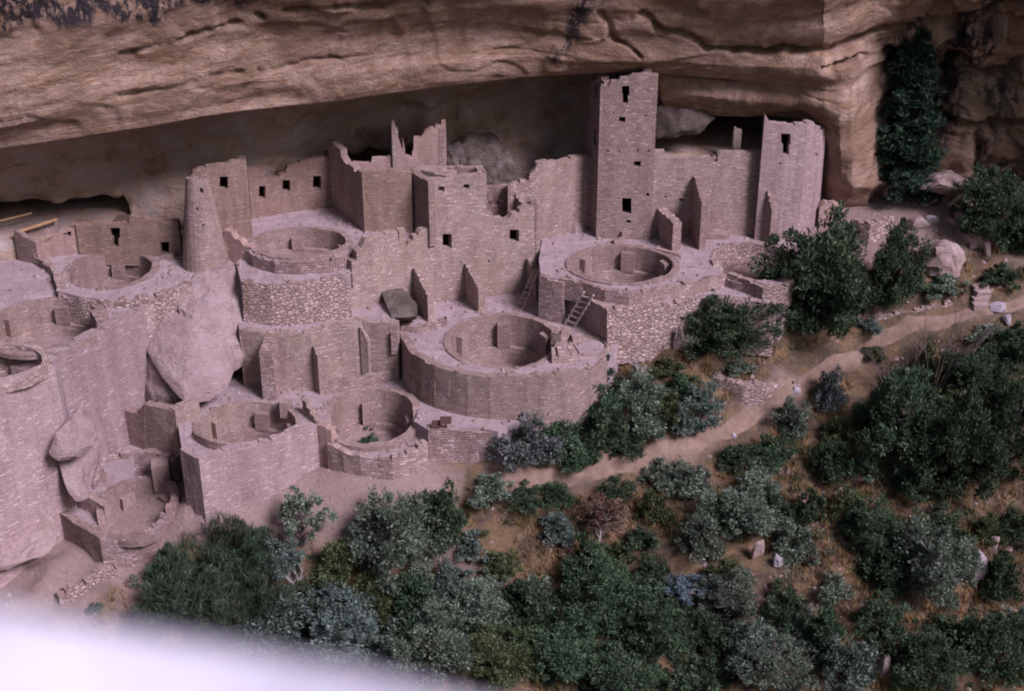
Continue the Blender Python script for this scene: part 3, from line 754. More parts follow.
I = np.arange(nu * nv).reshape(nu, nv); q = np.stack([I[:-1, :-1], I[1:, :-1], I[1:, 1:], I[:-1, 1:]], -1).reshape(-1, 4)
if sgn < 0: pass
me.vertices.add(len(P_)); me.vertices.foreach_set('co', P_.ravel()); me.loops.add(q.size); me.loops.foreach_set('vertex_index', q.ravel())
me.polygons.add(len(q)); me.polygons.foreach_set('loop_start', np.arange(len(q)) * 4); me.update(calc_edges=True); me.validate()
me.polygons.foreach_set('use_smooth', [True] * len(q))
# stains with a shape of their own: desert varnish at top left and right, seep streaks; also cave wall colour lightened in place of ambient light
Xg, Zg, Vg = G[:, :, 0], G[:, :, 2], V
def seg(ax, az, bx, bz, w0, w1):
    ex, ez = bx - ax, bz - az; t = np.clip(((Xg - ax) * ex + (Zg - az) * ez) / (ex * ex + ez * ez), 0, 1)
    wd = w0 + (w1 - w0) * t; dd = np.hypot(Xg - ax - t * ex + .5 * vnoise(Xg, Zg, 1.2, 51), Zg - az - t * ez); return np.clip(1.6 - dd / wd, 0, 1)
nzv = vnoise(Xg, Zg * .35, .9, 52) + .6 * vnoise(Xg, Zg * .3, 2.4, 53)
var = np.maximum(seg(4.6, 17, 4.0, 13.2, 1.0, .75), seg(4.0, 13.2, 1.9, 9.4, .75, .25))
tl = gy(0, 40, 59.2).z; var = np.maximum(var, np.clip((Zg - (tl + .25 * (Xg + 25) * .25) + nzv * 1.1) / .35, 0, 1) * np.clip((-9 - Xg) / 3, 0, 1))
var = np.maximum(var, np.clip((Xg - 18.2 + nzv * 2.5) / 1.5, 0, 1) * np.clip((nzv + .02 + .3 * vnoise(Xg, Zg, .35, 54)) / .16, 0, 1) * np.where(Vg < .2, 1, .8))
at = me.attributes.new('varnish', 'FLOAT', 'POINT'); at.data.foreach_set('value', np.clip(var, 0, 1).ravel())
cave_light = np.clip((Vg - 3.2) / 1.5, 0, 1) * np.clip((16.0 - Xg) / 2, 0, 1)
at = me.attributes.new('cave_light', 'FLOAT', 'POINT'); at.data.foreach_set('value', cave_light.ravel())
uvl = me.uv_layers.new(name='UVMap'); uvv = np.stack([U, band], -1).reshape(-1, 2)
li = np.empty(len(me.loops), int); me.loops.foreach_get('vertex_index', li); uvl.data.foreach_set('uv', uvv[li].ravel())
def cliffmat():
    m, n, b = newmat('sandstone_cliff')
    uv = N(n, 'ShaderNodeUVMap').outputs[0]; pos = N(n, 'ShaderNodeNewGeometry').outputs['Position']
    s1 = noise(n, mapping(n, uv, (.17, .80, 1)), 1.5, 9, .62, 1.3)
    c = ramp(n, s1.outputs[0], [(.28, (.25, .145, .085)), (.40, (.38, .24, .165)), (.5, (.47, .325, .27)), (.60, (.40, .26, .185)), (.72, (.52, .385, .345))])
    s2 = noise(n, mapping(n, uv, (.8, 1.3, 1)), 2.2, 7, .7, 1.0)
    c = mix(n, .8, c, ramp(n, s2.outputs[0], [(.3, .12), (.7, .80)]), 'SOFT_LIGHT')
    s5 = noise(n, pos, .35, 5, .6)
    c = mix(n, math1(n, 'MULTIPLY', ramp(n, s5.outputs[0], [(.44, 0.), (.60, 1.)]), .75), c, (.26, .16, .11))
    # thin vertical seep marks
    s3 = noise(n, mapping(n, pos, (2.2, .4, .16)), 1.6, 5, .6, .2)
    c = mix(n, math1(n, 'MULTIPLY', ramp(n, s3.outputs[0], [(.56, 0.), (.68, 1.)]), .3), c, (.16, .11, .095))
    s4 = noise(n, pos, 7, 6, .75)
    c = mix(n, math1(n, 'MULTIPLY', ramp(n, s4.outputs[0], [(.32, 1.), (.42, 0.)]), .4), c, (.12, .08, .06))
    so_ = N(n, 'ShaderNodeAttribute', attribute_name='cave_light')
    sn = noise(n, pos, .8, 5, .65)
    sc = ramp(n, sn.outputs[0], [(.33, (.30, .20, .14)), (.45, (.52, .37, .29)), (.58, (.50, .40, .37)), (.70, (.60, .52, .54))])  # pale tones make up for the weak light in the cave
    c = mix(n, math1(n, 'MULTIPLY', so_.outputs['Fac'], .8), c, sc)
    va = N(n, 'ShaderNodeAttribute', attribute_name='varnish')
    vn = noise(n, mapping(n, pos, (1.6, 1.6, .7)), 1.7, 6, .7)
    vf = math1(n, 'MULTIPLY', va.outputs['Fac'], ramp(n, vn.outputs[0], [(.43, 0.), (.52, 1.)]))
    c = mix(n, vf, c, (.045, .036, .042))
    n.links.new(c, b.inputs['Base Color'])
    bump(n, b, math1(n, 'ADD', s2.outputs[0], math1(n, 'ADD', math1(n, 'MULTIPLY', s4.outputs[0], .8), s1.outputs[0])), .16)
    return m
M['cliff'] = cliffmat()
co = link('cliff', me, M['cliff']); co['kind'] = 'structure'; co['label'] = 'overhanging banded sandstone cliff with the deep alcove'

# ------------------------------------------------------------------ the village: terraces cut by round kiva pits
def kext(xl, xr, yb, yf, z):
    """centre and the two radii of a round pit from its inner rim in the photograph"""
    B_, F_ = g(0, yb, z).y, g(0, yf, z).y; Y = (B_ + F_) / 2; d = Y * cos(PITCH) + (H - z) * sin(PITCH)
    return Vector((((xl + xr) / 2 - CX) / F * d, Y, z)), (xr - xl) / 2 / F * d, (B_ - F_) / 2
kA, kB, kC, kD, kE = kext(573, 673, 248, 283, 0), kext(451, 556, 317, 367, -2.2), kext(331, 413, 391, 446, -4.25), kext(202, 299, 409, 437, -4.25), kext(257, 346, 231, 258, 1.15)
kG, kI, kH, kJ, kF = kext(-9, 99, 301, 350, -.15), kext(-50, 41, 347, 385, -.15), kext(71, 151, 254, 288, .2), kext(718, 797, 245, 279, 0), kext(106, 170, 480, 526, -6.6)
def kcen(px, Y, z, rx, ry):
    d = Y * cos(PITCH) + (H - z) * sin(PITCH); return Vector(((px - CX) / F * d, Y, z)), rx, ry
kC = kcen(372, 55.75, -4.25, 1.86, 1.92)
kD = kcen(247, 54.4, -4.25, 2.15, 2.08)
rg = .2
slab('plaza_ground', [(539, 259), (541, 276), (556, 277), (566, 276), (583, 281), (600, 288), (629, 290), (655, 288), (685, 282), (708, 277), (727, 270), (763, 284), (785, 284), (815, 262), (825, 215), (770, 214), (656, 226), (584, 216), (545, 224)], 0, 3, M['terr'], [(kA, rg), (kJ, rg)])
slab('ledge_ground', [(565, 285), (607, 311), (640, 309), (680, 303), (714, 298), (770, 303), (776, 300), (776, 262), (567, 262)], -.62, 2.5, M['terr'], [(kA, .3), (kJ, .3)])
slab('terrace_ground', [(397, 324), (401, 338), (411, 353), (430, 363), (450, 371), (480, 376), (520, 377), (560, 373), (592, 364), (612, 350), (625, 338), (612, 318), (560, 296), (538, 280), (490, 282), (434, 292), (384, 304)], -2.2, 3.2, M['terr'], [(kB, rg)])
slab('terrace_ground', [(239, 329), (265, 333), (311, 333), (337, 323), (362, 321), (396, 324), (391, 306), (384, 290), (350, 298), (236, 306)], -1.35, 4, M['terr'])
slab('terrace_ground', [(241, 281), (270, 284), (300, 283), (349, 277), (353, 262), (345, 252), (250, 252), (236, 262)], .6, 3, M['terr'], [(kE, .3)])
slab('terrace_ground', [(254, 256), (275, 261), (300, 262), (330, 260), (346, 256), (358, 247), (405, 246), (425, 232), (430, 205), (400, 180), (330, 180), (235, 190), (226, 235)], 1.15, 3, M['terr'], [(kE, rg)])
slab('terrace_ground', [(52, 262), (58, 291), (80, 297), (112, 300), (140, 299), (161, 296), (185, 286), (237, 274), (256, 262), (250, 222), (180, 215), (60, 212), (0, 225), (22, 254)], .2, 3, M['terr'], [(kH, rg)])
slab('terrace_ground', [(-90, 425), (-2, 387), (53, 364), (58, 355), (99, 332), (143, 310), (172, 298), (161, 301), (140, 305), (104, 306), (80, 303), (62, 298), (57, 285), (50, 272), (20, 257), (0, 262), (-90, 272)], -.15, 4, M['terr'], [(kG, rg), (kI, rg)])
slab('terrace_ground', [(176, 412), g(182, 448, -3.75), g(199, 457, -3.75), g(230, 446, -3.75), g(272, 437, -3.75), g(302, 427, -3.9), g(317, 424, -4.1), (326, 431), (332, 424), (372, 422), (413, 420), (428, 430), (480, 428), (498, 432), (560, 398), (540, 390), (420, 368), (398, 360), (238, 366), (205, 392)], -4.25, 4, M['terr'], [(kC, rg), (kD, rg)])
slab('terrace_ground', [(328, 446), (343, 452), (360, 455.5), (392, 458.5), (412, 455), (428, 449), (430, 418), (326, 418)], -5.0, 1.6, M['terr'], [(kC, .2)])
slab('platform_ground', [(53, 510), (100, 538), (161, 527), (172, 515), (176, 480), (160, 462), (94, 468), (66, 488)], -7.05, 2, M['terr'], [(kF, .25)])

# ---- kivas
GR = None
kiva('round kiva pit at the foot of the tall square tower', kA, 0, 1.75, outer=.66, bench=.62, a0=.35, low=[(-pi / 2 + .1, .5, .05)], mat='kiva', pilh=1.0)
kiva('central round kiva below the two ladders, with a wide stone bench', kB, -2.2, 2.35, outer=.3, bench=.85, a0=.52, low=[(-1.4, .9, .12)], pilh=1.25)
kiva('small deep kiva with green weeds on its grey floor', kC, -4.22, 1.95, outer=1.2, bench=.3, pil=4, a0=.2, low=[(-pi / 2, 1.75, .62)], pilh=1.1, firepit=False)
kiva('kiva with stepped niches behind the tall curved lower wall', kD, -4.25, 1.85, outer=.4, bench=.65, low=[(-pi / 2, 1.35, -.38)], a0=.35, pilh=.85, ring=.2)
kiva('upper kiva below the rear wall with three windows', kE, 1.2, 1.3, outer=.62, bench=.4, a0=.2, pil=4, pilh=.6, firepit=False)
kiva('wide kiva at the left edge above the smooth wall', kG, -.15, 1.6, outer=.3, bench=.55, a0=.5, low=[(-pi / 2 - .3, 1.0, .15)], pilh=.85)
kiva('shadowed kiva cut off by the left edge of the view', kI, -.15, 2.2, outer=.3, bench=.5, a0=.3, pil=6, low=[(-pi / 2, 1.2, .12)], mat='coarse')
kiva('crumbling kiva left of the round tower', kH, .2, 1.5, outer=.3, bench=.4, a0=.1, pil=4, low=[(-2.3, .7, .3)], rimjag=.09, pilh=.6)
kiva('shallow ruined kiva beside the dark juniper', kJ, 0, 1.0, outer=.6, bench=.25, pil=0, low=[(-2.0, .9, .25)], mat='rubble', rimjag=.1, firepit=False)
kiva('lowest kiva half open at the bottom left of the ruins', kF, -6.6, 1.9, outer=.5, bench=.55, a0=.75, pil=4, low=[(-pi / 2 + .15, 1.35, .95)], rimjag=.1, firepit=False)

# ---- retaining walls
RW = 'retaining walls of the terraces'
def rw(label, base, zb, zt=None, mat='coarse', **kw):
    return wall('retaining_wall', base, kw.pop('top', None), zb, M[mat], ztop=zt, label=label, cat='retaining wall', group=RW, t=kw.pop('t', .38), anchor='top', **kw)
rw('curved coursed wall carrying the terrace of the central kiva', [(398, 324, -2.2), (400, 334, -2.2), (404, 344, -2.2), (411, 354, -2.2), (421, 361, -2.2), (434, 367, -2.2), (450, 372, -2.2), (468, 376, -2.2), (490, 378, -2.2), (515, 378.5, -2.2), (540, 378, -2.2), (565, 375, -2.2), (590, 368, -2.2), (607, 357, -2.2)], -5.2, [(0, -2.12), (.8, -2.12), (.88, -2.3), (1, -2.2)], mat='wall', step=.4, taper=.04)
rw('rubble wall under the ledge right of the ladder bay', [(607, 312, -.62), (640, 309, -.62), (680, 304, -.62), (714, 299, -.62), (777, 304, -.62)], -3.2, [(0, -.55), (.5, -.58), (1, -.6)], mat='rubble', taper=.12, jag=.1)
rw('dark side wall behind the leaning ladder', [(564, 284.5, -.6), (585, 297, -.6), (607, 311, -.62)], -2.9, [(0, -.2), (.3, -.5), (1, -.56)], mat='wall')
rw('pale end wall left of the ladder bay', [(539, 278, -.1), (551, 281, -.1), (563, 285, -.2)], -2.9, [(0, .0), (.6, -.1), (1, -.35)], mat='coarse', jag=.1)
rw('long front wall behind the three lower buttresses', [(239, 330, -1.35), (265, 334, -1.35), (290, 334.5, -1.35), (311, 334, -1.35), (337, 324, -1.35), (362, 322, -1.35), (397, 325, -1.35)], -4.9, [(0, -1.32), (.45, -1.3), (1, -1.3)], mat='wall', taper=.02)
rw('rough stone wall between the two grey terrace strips under the upper kiva', [(242, 282, .6), (270, 285, .6), (300, 284, .6), (325, 281, .6), (349, 278, .6)], -1.9, [(0, .6), (.5, .63), (1, .66)], mat='rubble', taper=.1, jag=.06)
rw('low curving wall holding the terrace left of the round tower', [(60, 293, .2), (80, 298, .2), (104, 301, .2), (140, 300, .2), (161, 297, .2), (193, 284, .2)], -1.8, [(0, .1), (.5, .2), (1, .3)], mat='rubble', jag=.1)
rw('dark left-facing wall of the broken-kiva terrace', [(20, 252, .2), (38, 259, .2), (52, 270, .2), (58, 293, .2)], -1.8, [(0, .25), (1, .2)], mat='kiva', jag=.1)
rw('tall curved outer wall of the niche kiva', [(180, 450, -3.75), (189, 455, -3.75), (199, 460, -3.75), (214, 454, -3.75), (230, 449, -3.75), (252, 444.5, -3.75), (272, 440.5, -3.75), (287, 435, -3.8), (302, 429.5, -3.9), (317, 427, -4.1)], -8.0, [(0, -3.7), (.8, -3.7), (1, -4.0)], mat='wallfine', step=.4, t=.3)
rw('narrow plastered pier between the two lower kivas', [(314, 428, -4.25), (331, 432, -4.25)], -6.6, [(0, -4.1), (1, -4.2)], mat='plaster')
rw('low outer ring wall in front of the weedy kiva', [(327, 448, -5.0), (343, 454, -5.0), (360, 457.5, -5.0), (392, 460.5, -5.0), (412, 457, -5.0), (428, 451.5, -5.0)], -7.2, [(0, -4.8), (.3, -4.95), (.7, -4.95), (1, -4.4)], mat='coarse', t=.35, jag=.1)
rw('low drum wall around the tower kiva', [(560, 279, 0), (583, 284, 0), (605, 291, 0), (629, 294, 0), (655, 291, 0), (685, 285, 0), (708, 280, 0), (727, 274, 0)], -1.0, [(0, .03), (1, .03)], mat='coarse', t=.3)
rw('low wall in front of the shallow ruined kiva', [(727, 274, 0), (745, 280, 0), (763, 288, 0), (787, 287, 0), (800, 275, 0), (817, 264, 0)], -1.2, [(0, .03), (1, .03)], mat='rubble', t=.3)
rw('low drum wall around the upper kiva', [(252, 256, 1.15), (275, 263, 1.15), (300, 264, 1.15), (330, 262, 1.15), (346, 258, 1.15), (359, 249, 1.15)], .2, [(0, 1.18), (1, 1.18)], mat='coarse', t=.3)
rw('short end wall of the grey strip beside the leaning slab', [(397, 326, -1.35), (391, 306, -1.35), (385, 292, -1.35)], -2.8, [(0, -1.7), (1, -1.3)], mat='coarse', t=.3, jag=.12)
rw('straight wall of large blocks below the two small signs', [(428, 431, -4.25), (455, 430, -4.25), (492, 431, -4.25)], -6.6, [(0, -4.2), (.4, -4.3), (1, -4.35)], mat='coarse')
rw('dim left face of the small bottom platform', [(50, 510, -7.05), (75, 525, -7.05), (100, 541, -7.05)], -9.2, [(0, -6.9), (1, -7.0)], mat='kiva')
rw('pale front face of the small bottom platform', [(100, 541, -7.05), (130, 536, -7.05), (161, 529, -7.05), (172, 518, -7.05)], -9.2, [(0, -7.0), (.6, -7.0), (1, -6.7)], mat='coarse')
rw('low parapet closing the lower buttress bays', [(320, 395, -4.25), (345, 391, -4.25), (375, 386, -4.25), (400, 378, -4.25)], -4.9, [(0, -3.7), (.5, -3.75), (.85, -3.7), (1, -3.2)], mat='coarse', t=.3)
rw('little broken wall between the lowest buttress and the weedy kiva', [(303, 414, -4.25), (319, 427, -4.25)], -4.9, [(0, -3.5), (.5, -3.9), (1, -4.1)], mat='wall', t=.3)
rw('stub wall on the rim left of the central kiva', [(401, 332, -2.2), (418, 333, -2.2), (447, 326, -2.2)], -2.6, [(0, -2.0), (.5, -1.95), (1, -1.75)], mat='coarse', t=.25)
rw('stub wall right of the central kiva', [(551, 342, -2.2), (561, 344, -2.2), (571, 340, -2.2)], -2.9, [(0, -1.7), (1, -1.6)], mat='wall', t=.3)
rw('stepped masonry block in front of the central kiva', [(552, 364, -2.2), (565, 364, -2.2), (580, 362, -2.2)], -2.9, [(0, -1.85), (1, -1.75)], mat='coarse', t=1.0, jag=.1)
rw('curved rubble wall of the small ruin by the sandy flat', [(851, 240, .1), (868, 244, .1), (885, 240, .1), (902, 228, .1)], -.6, [(0, 1.2), (.5, 1.15), (1, .5)], mat='rubble', jag=.1)
rw('curved lining of the lowest kiva above its bench', [(94, 487, -6.9), (104, 480, -6.9), (120, 475, -6.9), (140, 473, -6.9), (160, 474, -6.9), (176, 480, -6.9)], -7.4, [(0, -6.0), (.5, -5.9), (1, -5.8)], mat='coarse', jag=.1)
rw('dim wall slab at the left of the lowest kiva', [(75, 506, -7.05), (94, 515, -7.05), (106, 521, -7.05)], -7.6, [(0, -6.15), (1, -6.3)], mat='kiva', t=.35)
rw('dry stone wall edging the lower left path', [(60, 604, -8.95), (75, 595, -8.8), (95, 583, -8.6), (117, 572, -8.45)], -9.8, [(0, -8.6), (1, -8.25)], mat='rubble', jag=.12, t=.4)
rw('short dry stone wall below the lower path by the grey-green bush', [(340, 500, -7.0), (362, 497, -7.0), (384, 497, -7.0)], -8.2, [(0, -6.6), (1, -6.5)], mat='rubble', jag=.1)
rw('dry stone wall on the bend of the main path', [(700, 388, -4.6), (720, 398, -4.9), (742, 407, -5.1), (765, 406, -5.1), (800, 392, -4.8)], -6.2, [(0, -3.75), (.35, -3.95), (.7, -4.1), (1, -4.3)], mat='rubble', jag=.1, t=.5)
rw('low rubble wall along the upper path under the second juniper', [(857, 322, -2.4), (885, 323, -2.4), (915, 319, -2.2), (952, 309, -1.8)], -3.2, [(0, -2.05), (.5, -1.8), (1, -1.35)], mat='rubble', jag=.12, t=.7)

# ---- smooth walls at the left
wall('masonry_wall', [(-110, 440, -.15), (-50, 412, -.15), (0, 388, -.15), (54, 365, -.15)], None, -10.5, M['wallfine'], ztop=[(0, -.15), (1, -.1)], t=.5, taper=.03, anchor='top', label='huge smooth battered wall running out of the left edge', cat='wall')
wall('masonry_wall', [(57, 356, -.15), (90, 338, -.15), (116, 324.5, -.15), (144, 310, -.15)], None, -7.8, M['wallfine'], ztop=[(0, -.1), (1, -.08)], t=.5, taper=.03, anchor='top', label='smooth battered wall section between the crack and the big boulder', cat='wall')
e_ = empty('ruined_room', g(160, 420, -4.6), 'roofless block of two walls below the big boulder', 'ruin')
wall('side_wall', [(116, 415, -4.7), (146, 414, -4.1), (175, 412, -3.5)], None, -6.6, M['kiva'], e_, ztop=[(0, -4.35), (.3, -4.25), (.5, -3.6), (1, -3.45)], jag=.08)
wall('front_wall', [(175, 412, -3.5), (199, 401, -3.5)], None, -6.6, M['wall'], e_, ztop=[(0, -3.42), (1, -3.4)], jag=.04)
wall('masonry_wall', [(144, 310, -.15), (170, 299, -.15), (193, 292, -.1)], None, -3.5, M['coarse'], ztop=[(0, -.1), (.5, -.1), (1, .2)], t=.4, label='pale rubble wall climbing from the big boulder to the round tower', cat='wall')

# ---- round tower
c0 = g(206, 262, .3)
R0 = 1.2
circ = [Vector((c0.x + R0 * cos(a), c0.y + R0 * sin(a), 0)) for a in [pi / 2 + 2 * pi * i / 28 for i in range(29)]]
e_ = empty('round_tower', c0, 'tapering round tower standing on the pink boulder', 'tower')
wall('wall', circ, None, -.3, M['wall'], e_, holes=[((202.2, 192.2), (209.3, 197.4)), ((193.5, 211.5), (197, 215)), ((203, 227), (205.4, 229.4))], ztop=[(0, 4.45), (.35, 4.62), (.5, 4.6), (.7, 4.66), (1, 4.45)], t=.3, taper=.14, closed=True, rough=.012, jag=.05, step=.35, windepth=.35)

# ---- houses
def house(label, loc, name='ruined_house', cat='ruined house', group=None): return empty(name, loc, label, cat, group)
# far left
e_ = house('low roofless room with a fallen beam at the far left', g(45, 245, .2))
wall('front_wall', [(38, 258, .2), (80, 254, .2)], [(38, 245), (47, 241), (57, 236), (66, 229), (73, 224.5), (79, 223.5)], -.3, M['plaster'], e_, holes=[((67.5, 231.5), (71, 236.5))], t=.3, windepth=.3)
wall('side_wall', [(16, 246, .6), (38, 258, .2)], [(16, 231), (24, 237), (37, 243)], -1.6, M['kiva'], e_, t=.3)
wall('back_wall', [(16, 232, 1.2), (57, 219, 1.7)], None, .0, M['kiva'], e_, ztop=[(0, 1.15), (1, 1.65)], t=.3)
b0, b1 = g(17, 232, 1.3), g(57, 219, 1.8)
e_ = house('long low house front with two dark doorways left of the round tower', g(130, 255, .2))
wall('front_wall', [(80, 255, .2), (182, 257, .2)], [(80, 225), (100, 224.5), (128.5, 224), (129.5, 216.5), (143, 216.5), (146, 219.5), (158, 219.5), (170, 221), (181, 221)], -.3, M['wallwarm'], e_,
     holes=[[(110, 228), (120, 228), (120, 238), (118.6, 238), (118.6, 247), (112, 247), (112, 238), (110, 238)], ((160.3, 242), (169, 254))], t=.35)
wall('side_wall', [(80, 236, .9), (80.3, 255, .2)], None, -.3, M['wallwarm'], e_, ztop=[(0, 1.2), (1, 1.9)], t=.3)
tag(wall('masonry_wall', [(160, 262, .2), (181, 262, .2)], [(160, 259), (163, 259), (164, 257), (172, 257), (173, 260), (181, 260)], -.3, M['coarse'], t=.5), 'tiny stone stub wall by the doorway left of the round tower', 'wall')
# right of the round tower
e_ = house('two-storey wall with one square window behind the round tower', g(225, 250, .5))
wall('front_wall', [(197, 249, .9), (253, 243, .9)], [(190, 178), (193, 172), (198, 169), (206, 166.5), (215, 165), (226, 164.5), (231, 161.5), (240, 161), (242, 162.5), (250, 162.5)], -.5, M['wallwarm'], e_, holes=[((219.8, 176.6), (228, 189))], t=.35)
wall('side_wall', [(253.2, 243, .9), (251, 216, 1.1)], None, .3, M['kiva'], e_, ztop=[(0, 4.4), (1, 4.4)], t=.3)
tag(wall('masonry_wall', [(226, 258, .5), (254, 256, .9)], [(227, 231), (232, 234), (235, 239), (240, 240), (243, 245), (254, 248.5)], -.5, M['plaster'], t=.4), 'broken stepped wall just right of the round tower', 'wall')
# rear wall with windows
e_ = house('rear house wall with three windows under the cave roof', g(290, 215, 1.15))
wall('front_wall', [(252, 219, 1.15), (292, 212, 1.15), (334, 207, 1.15)], [(252, 168), (263, 170), (265, 177), (273, 178), (285, 173), (288, 166), (300, 161), (316, 158), (334, 155)], .6, M['wallwarm'], e_,
     holes=[((259, 186), (265.4, 198.4)), ((282.5, 180), (290.3, 191.3)), ((313, 176), (321.2, 189))], t=.35)
# block room right of it
e_ = house('projecting plain block house in front of the dark upper rooms', g(385, 235, 1.15))
wall('side_wall', [(331, 206, 1.15), (365, 232, 1.15)], [(334.6, 145), (338, 148), (341, 156), (345, 163), (351, 166), (354, 171), (357, 169), (364, 173)], .3, M['kiva'], e_, t=.35)
wall('front_wall', [(365, 232, 1.15), (413, 233, 1.15)], [(364, 171), (372, 171), (388, 170), (395, 172), (408, 173)], .3, M['wallwarm'], e_, t=.35)
e_ = house('tall broken back wall with a notched gap under the cave roof', g(400, 180, 3))
YB = 65.6
zz = lambda py, Y: zat(Y, py)
wall('front_wall', [gy(352, 175, YB), gy(447, 178, YB + .3)], [(343, 165.5), (352, 164), (352.5, 163), (371, 163), (372, 158.5), (387, 158), (387.5, 156.5), (391, 156.5), (391.6, 121), (394, 120.5), (396, 130), (398, 138.5), (402.6, 139), (403, 151), (405, 152), (405.2, 156.5), (412, 156.5), (412.4, 151), (413.4, 151), (413.8, 138), (421, 137), (425, 131), (430, 128), (441, 125), (441.4, 121.5), (444.5, 121.5)], 2.2, M['plaster'], e_, t=.32, jag=.03)
wall('side_wall', [gy(390.5, 170, YB + 3.2), gy(393.5, 178, YB)], None, 2.0, M['kiva'], e_, ztop=[(0, 4.9), (1, 5.8)], t=.3)
wall('side_wall', [gy(445.8, 178, YB + .3), gy(442, 170, YB + 3)], None, 2.0, M['kiva'], e_, ztop=[(0, 5.7), (1, 5.0)], t=.3)
tag(wall('masonry_wall', [g(411, 172.5, 4.0), g(446, 181, 4.0)], None, 1.5, M['wall'], ztop=[(0, 4.15), (1, 4.25)], t=.9, jag=.1), 'thick rubble wall top between the block house and the front tower house', 'wall')
# big front wall with the tower house
T3 = [(350, 313, -1.4), (434, 304, -2.2), (537, 290, -2.2)]
pA, pB = g(350, 312, -1.4), g(540, 289.5, -2.2)
e_ = house('big front house with two small upper holes, two square windows and a stepped left shoulder', g(445, 300, -2.2))
wall('front_wall', [pA, g(434, 303.5, -2.2), pB], [(349, 290), (352, 262), (357, 252), (362, 248), (366, 239), (373, 238), (386, 234), (398, 231.5), (399.5, 231.5), (400, 247), (407, 247), (409, 242), (413, 241), (414, 237), (419, 234), (421, 230.5), (428, 230),
      (428.6, 180.5), (440, 180), (455, 178), (472, 176), (480, 174.5), (485.5, 173), (487.5, 215), (493, 216), (497, 219), (503, 222), (509, 219), (513, 214), (520, 210), (526, 207), (533.5, 205.5)], -3.3, M['wall'], e_,
     holes=[((439, 187), (445.2, 192.2)), ((464.2, 185), (470.2, 189.4)), ((443, 234.4), (452.2, 248.4)), ((510, 230), (519.4, 242.2)), ((460.5, 261.5), (462.2, 263.5)), ((488.6, 260.5), (490.4, 262.7))], t=.4, taper=.012, rough=.03, jag=.035, windepth=1.2)
pc = g(429, 303.5, -2.2)
cr = Vector((gy(428.6, 181, 62.55).x, 62.55, 0))
wall('side_wall', [g(410.5, 172.5, 4.1), gy(428.2, 182, 62.6)], None, .9, M['kiva'], e_, ztop=[(0, 4.15), (1, 4.12)], t=.35)
wall('side_wall', [g(486.5, 174, 4.1), g(482, 166, 4.1)], None, .5, M['kiva'], e_, ztop=[(0, 4.1), (1, 4.1)], t=.35)
wall('back_wall', [g(410, 165, 4.1), g(482, 165, 4.1)], None, .5, M['kiva'], e_, ztop=[(0, 4.0), (1, 4.0)], t=.3)
e_ = house('small shadowed room between the front house and the plaza wall', g(505, 215, .6))
wall('back_wall', [gy(483, 205, 65.9), gy(512, 205, 65.9)], [(483, 187), (495, 186.5), (508, 185.5)], .2, M['coarse'], e_, t=.3, holes=[((488.2, 201.5), (490.6, 203.8)), ((497, 201.5), (499.4, 203.8))])
wall('side_wall', [gy(507.5, 200, 66.0), gy(523.5, 214, 64.6)], [(507.5, 184), (510, 188), (513, 192), (516, 197), (519, 201), (523, 206)], .0, M['coarse'], e_, t=.35)
wall('plaza_side_wall', [g(536, 290, -2.2), g(540.5, 243, 0)], None, -2.8, M['kiva'], e_, ztop=[(0, 2.6), (1, 2.3)], t=.3)
# plaza back wall
wall('masonry_wall', [g(538, 240, 0), g(575, 231.5, 0), g(599, 228, 0)], [(538, 164), (541, 162.5), (549, 162.5), (556, 161.5), (560, 162.5), (566, 160), (571, 157.5), (582, 156.5), (592, 156.5)], -.4, M['wall'], t=.4,
     label='high ragged wall closing the plaza left of the square tower', cat='wall')
wall('masonry_wall', [gy(508, 212, 65.3), g(538.4, 240.5, 0)], [(508, 186), (513, 183.5), (520, 181), (521, 181), (529, 178), (530, 174), (534, 170), (537, 165)], -.4, M['coarse'], t=.35, label='broken stepped wall joining the plaza wall to the front house', cat='wall')
rock('fallen_block', [g(566, 232, 0), g(576, 234, 0), g(586, 231, 0), g(584, 226, 0), g(567, 227, 0)] + [p + Vector((0, .2, .55)) for p in (g(568, 231, 0), g(575, 233, 0), g(583, 230, 0), g(577, 226, 0))], M['boulder'], 'pale fallen block in the plaza corner left of the square tower', 'rock', disp=.05)

# square tower
e_ = house('tall four-storey square tower with a T-shaped top window', g(625, 238, 0), 'square_tower', 'tower')
pL, pR = g(596, 238, 0), g(650.5, 240, 0)
Tdoor = [(621.8, 86.5), (629.4, 86.5), (629.4, 96), (628, 96), (628, 104), (622.6, 104), (622.6, 96), (621.8, 96)]
tiny = [((x, 150.2), (x + 1.8, 152.2)) for x in (607, 618.5, 637, 648)] + [((623.2, 110.8), (624.8, 112.6)), ((645.2, 115), (646.8, 117)), ((612.5, 112.5), (614, 114))]
wall('front_wall', [pL, pR], [(600, 88), (601, 86.3), (609, 85.5), (611, 82), (618, 81), (620, 79), (627, 78.5), (632, 75.8), (643, 74.6), (653, 75.5)], -.5, M['wall'], e_,
     holes=[Tdoor, ((619, 117.6), (625.4, 122.8)), ((634, 161.8), (640.8, 167)), ((622, 198.4), (631.4, 214)), ((626.2, 220.2), (630.6, 223.4)), ((646.2, 193), (649.2, 196.6))] + tiny, t=.38, taper=.012, rough=.02, jag=.02, windepth=1.2)
fl = gy(596, 238, pL.y)
pLb = g(581, 219.5, .1)
wall('left_side_wall', [pLb, Vector((pL.x + .06, pL.y + .16, 0))], [(583, 150), (586, 84), (594, 77), (596, 76), (598, 80), (601, 86.5)], -.5, M['kiva'], e_, holes=[((591.5, 85.5), (594.3, 98)), ((591.3, 129.5), (594, 145))], t=.38, taper=.02, jag=.03, windepth=.6)
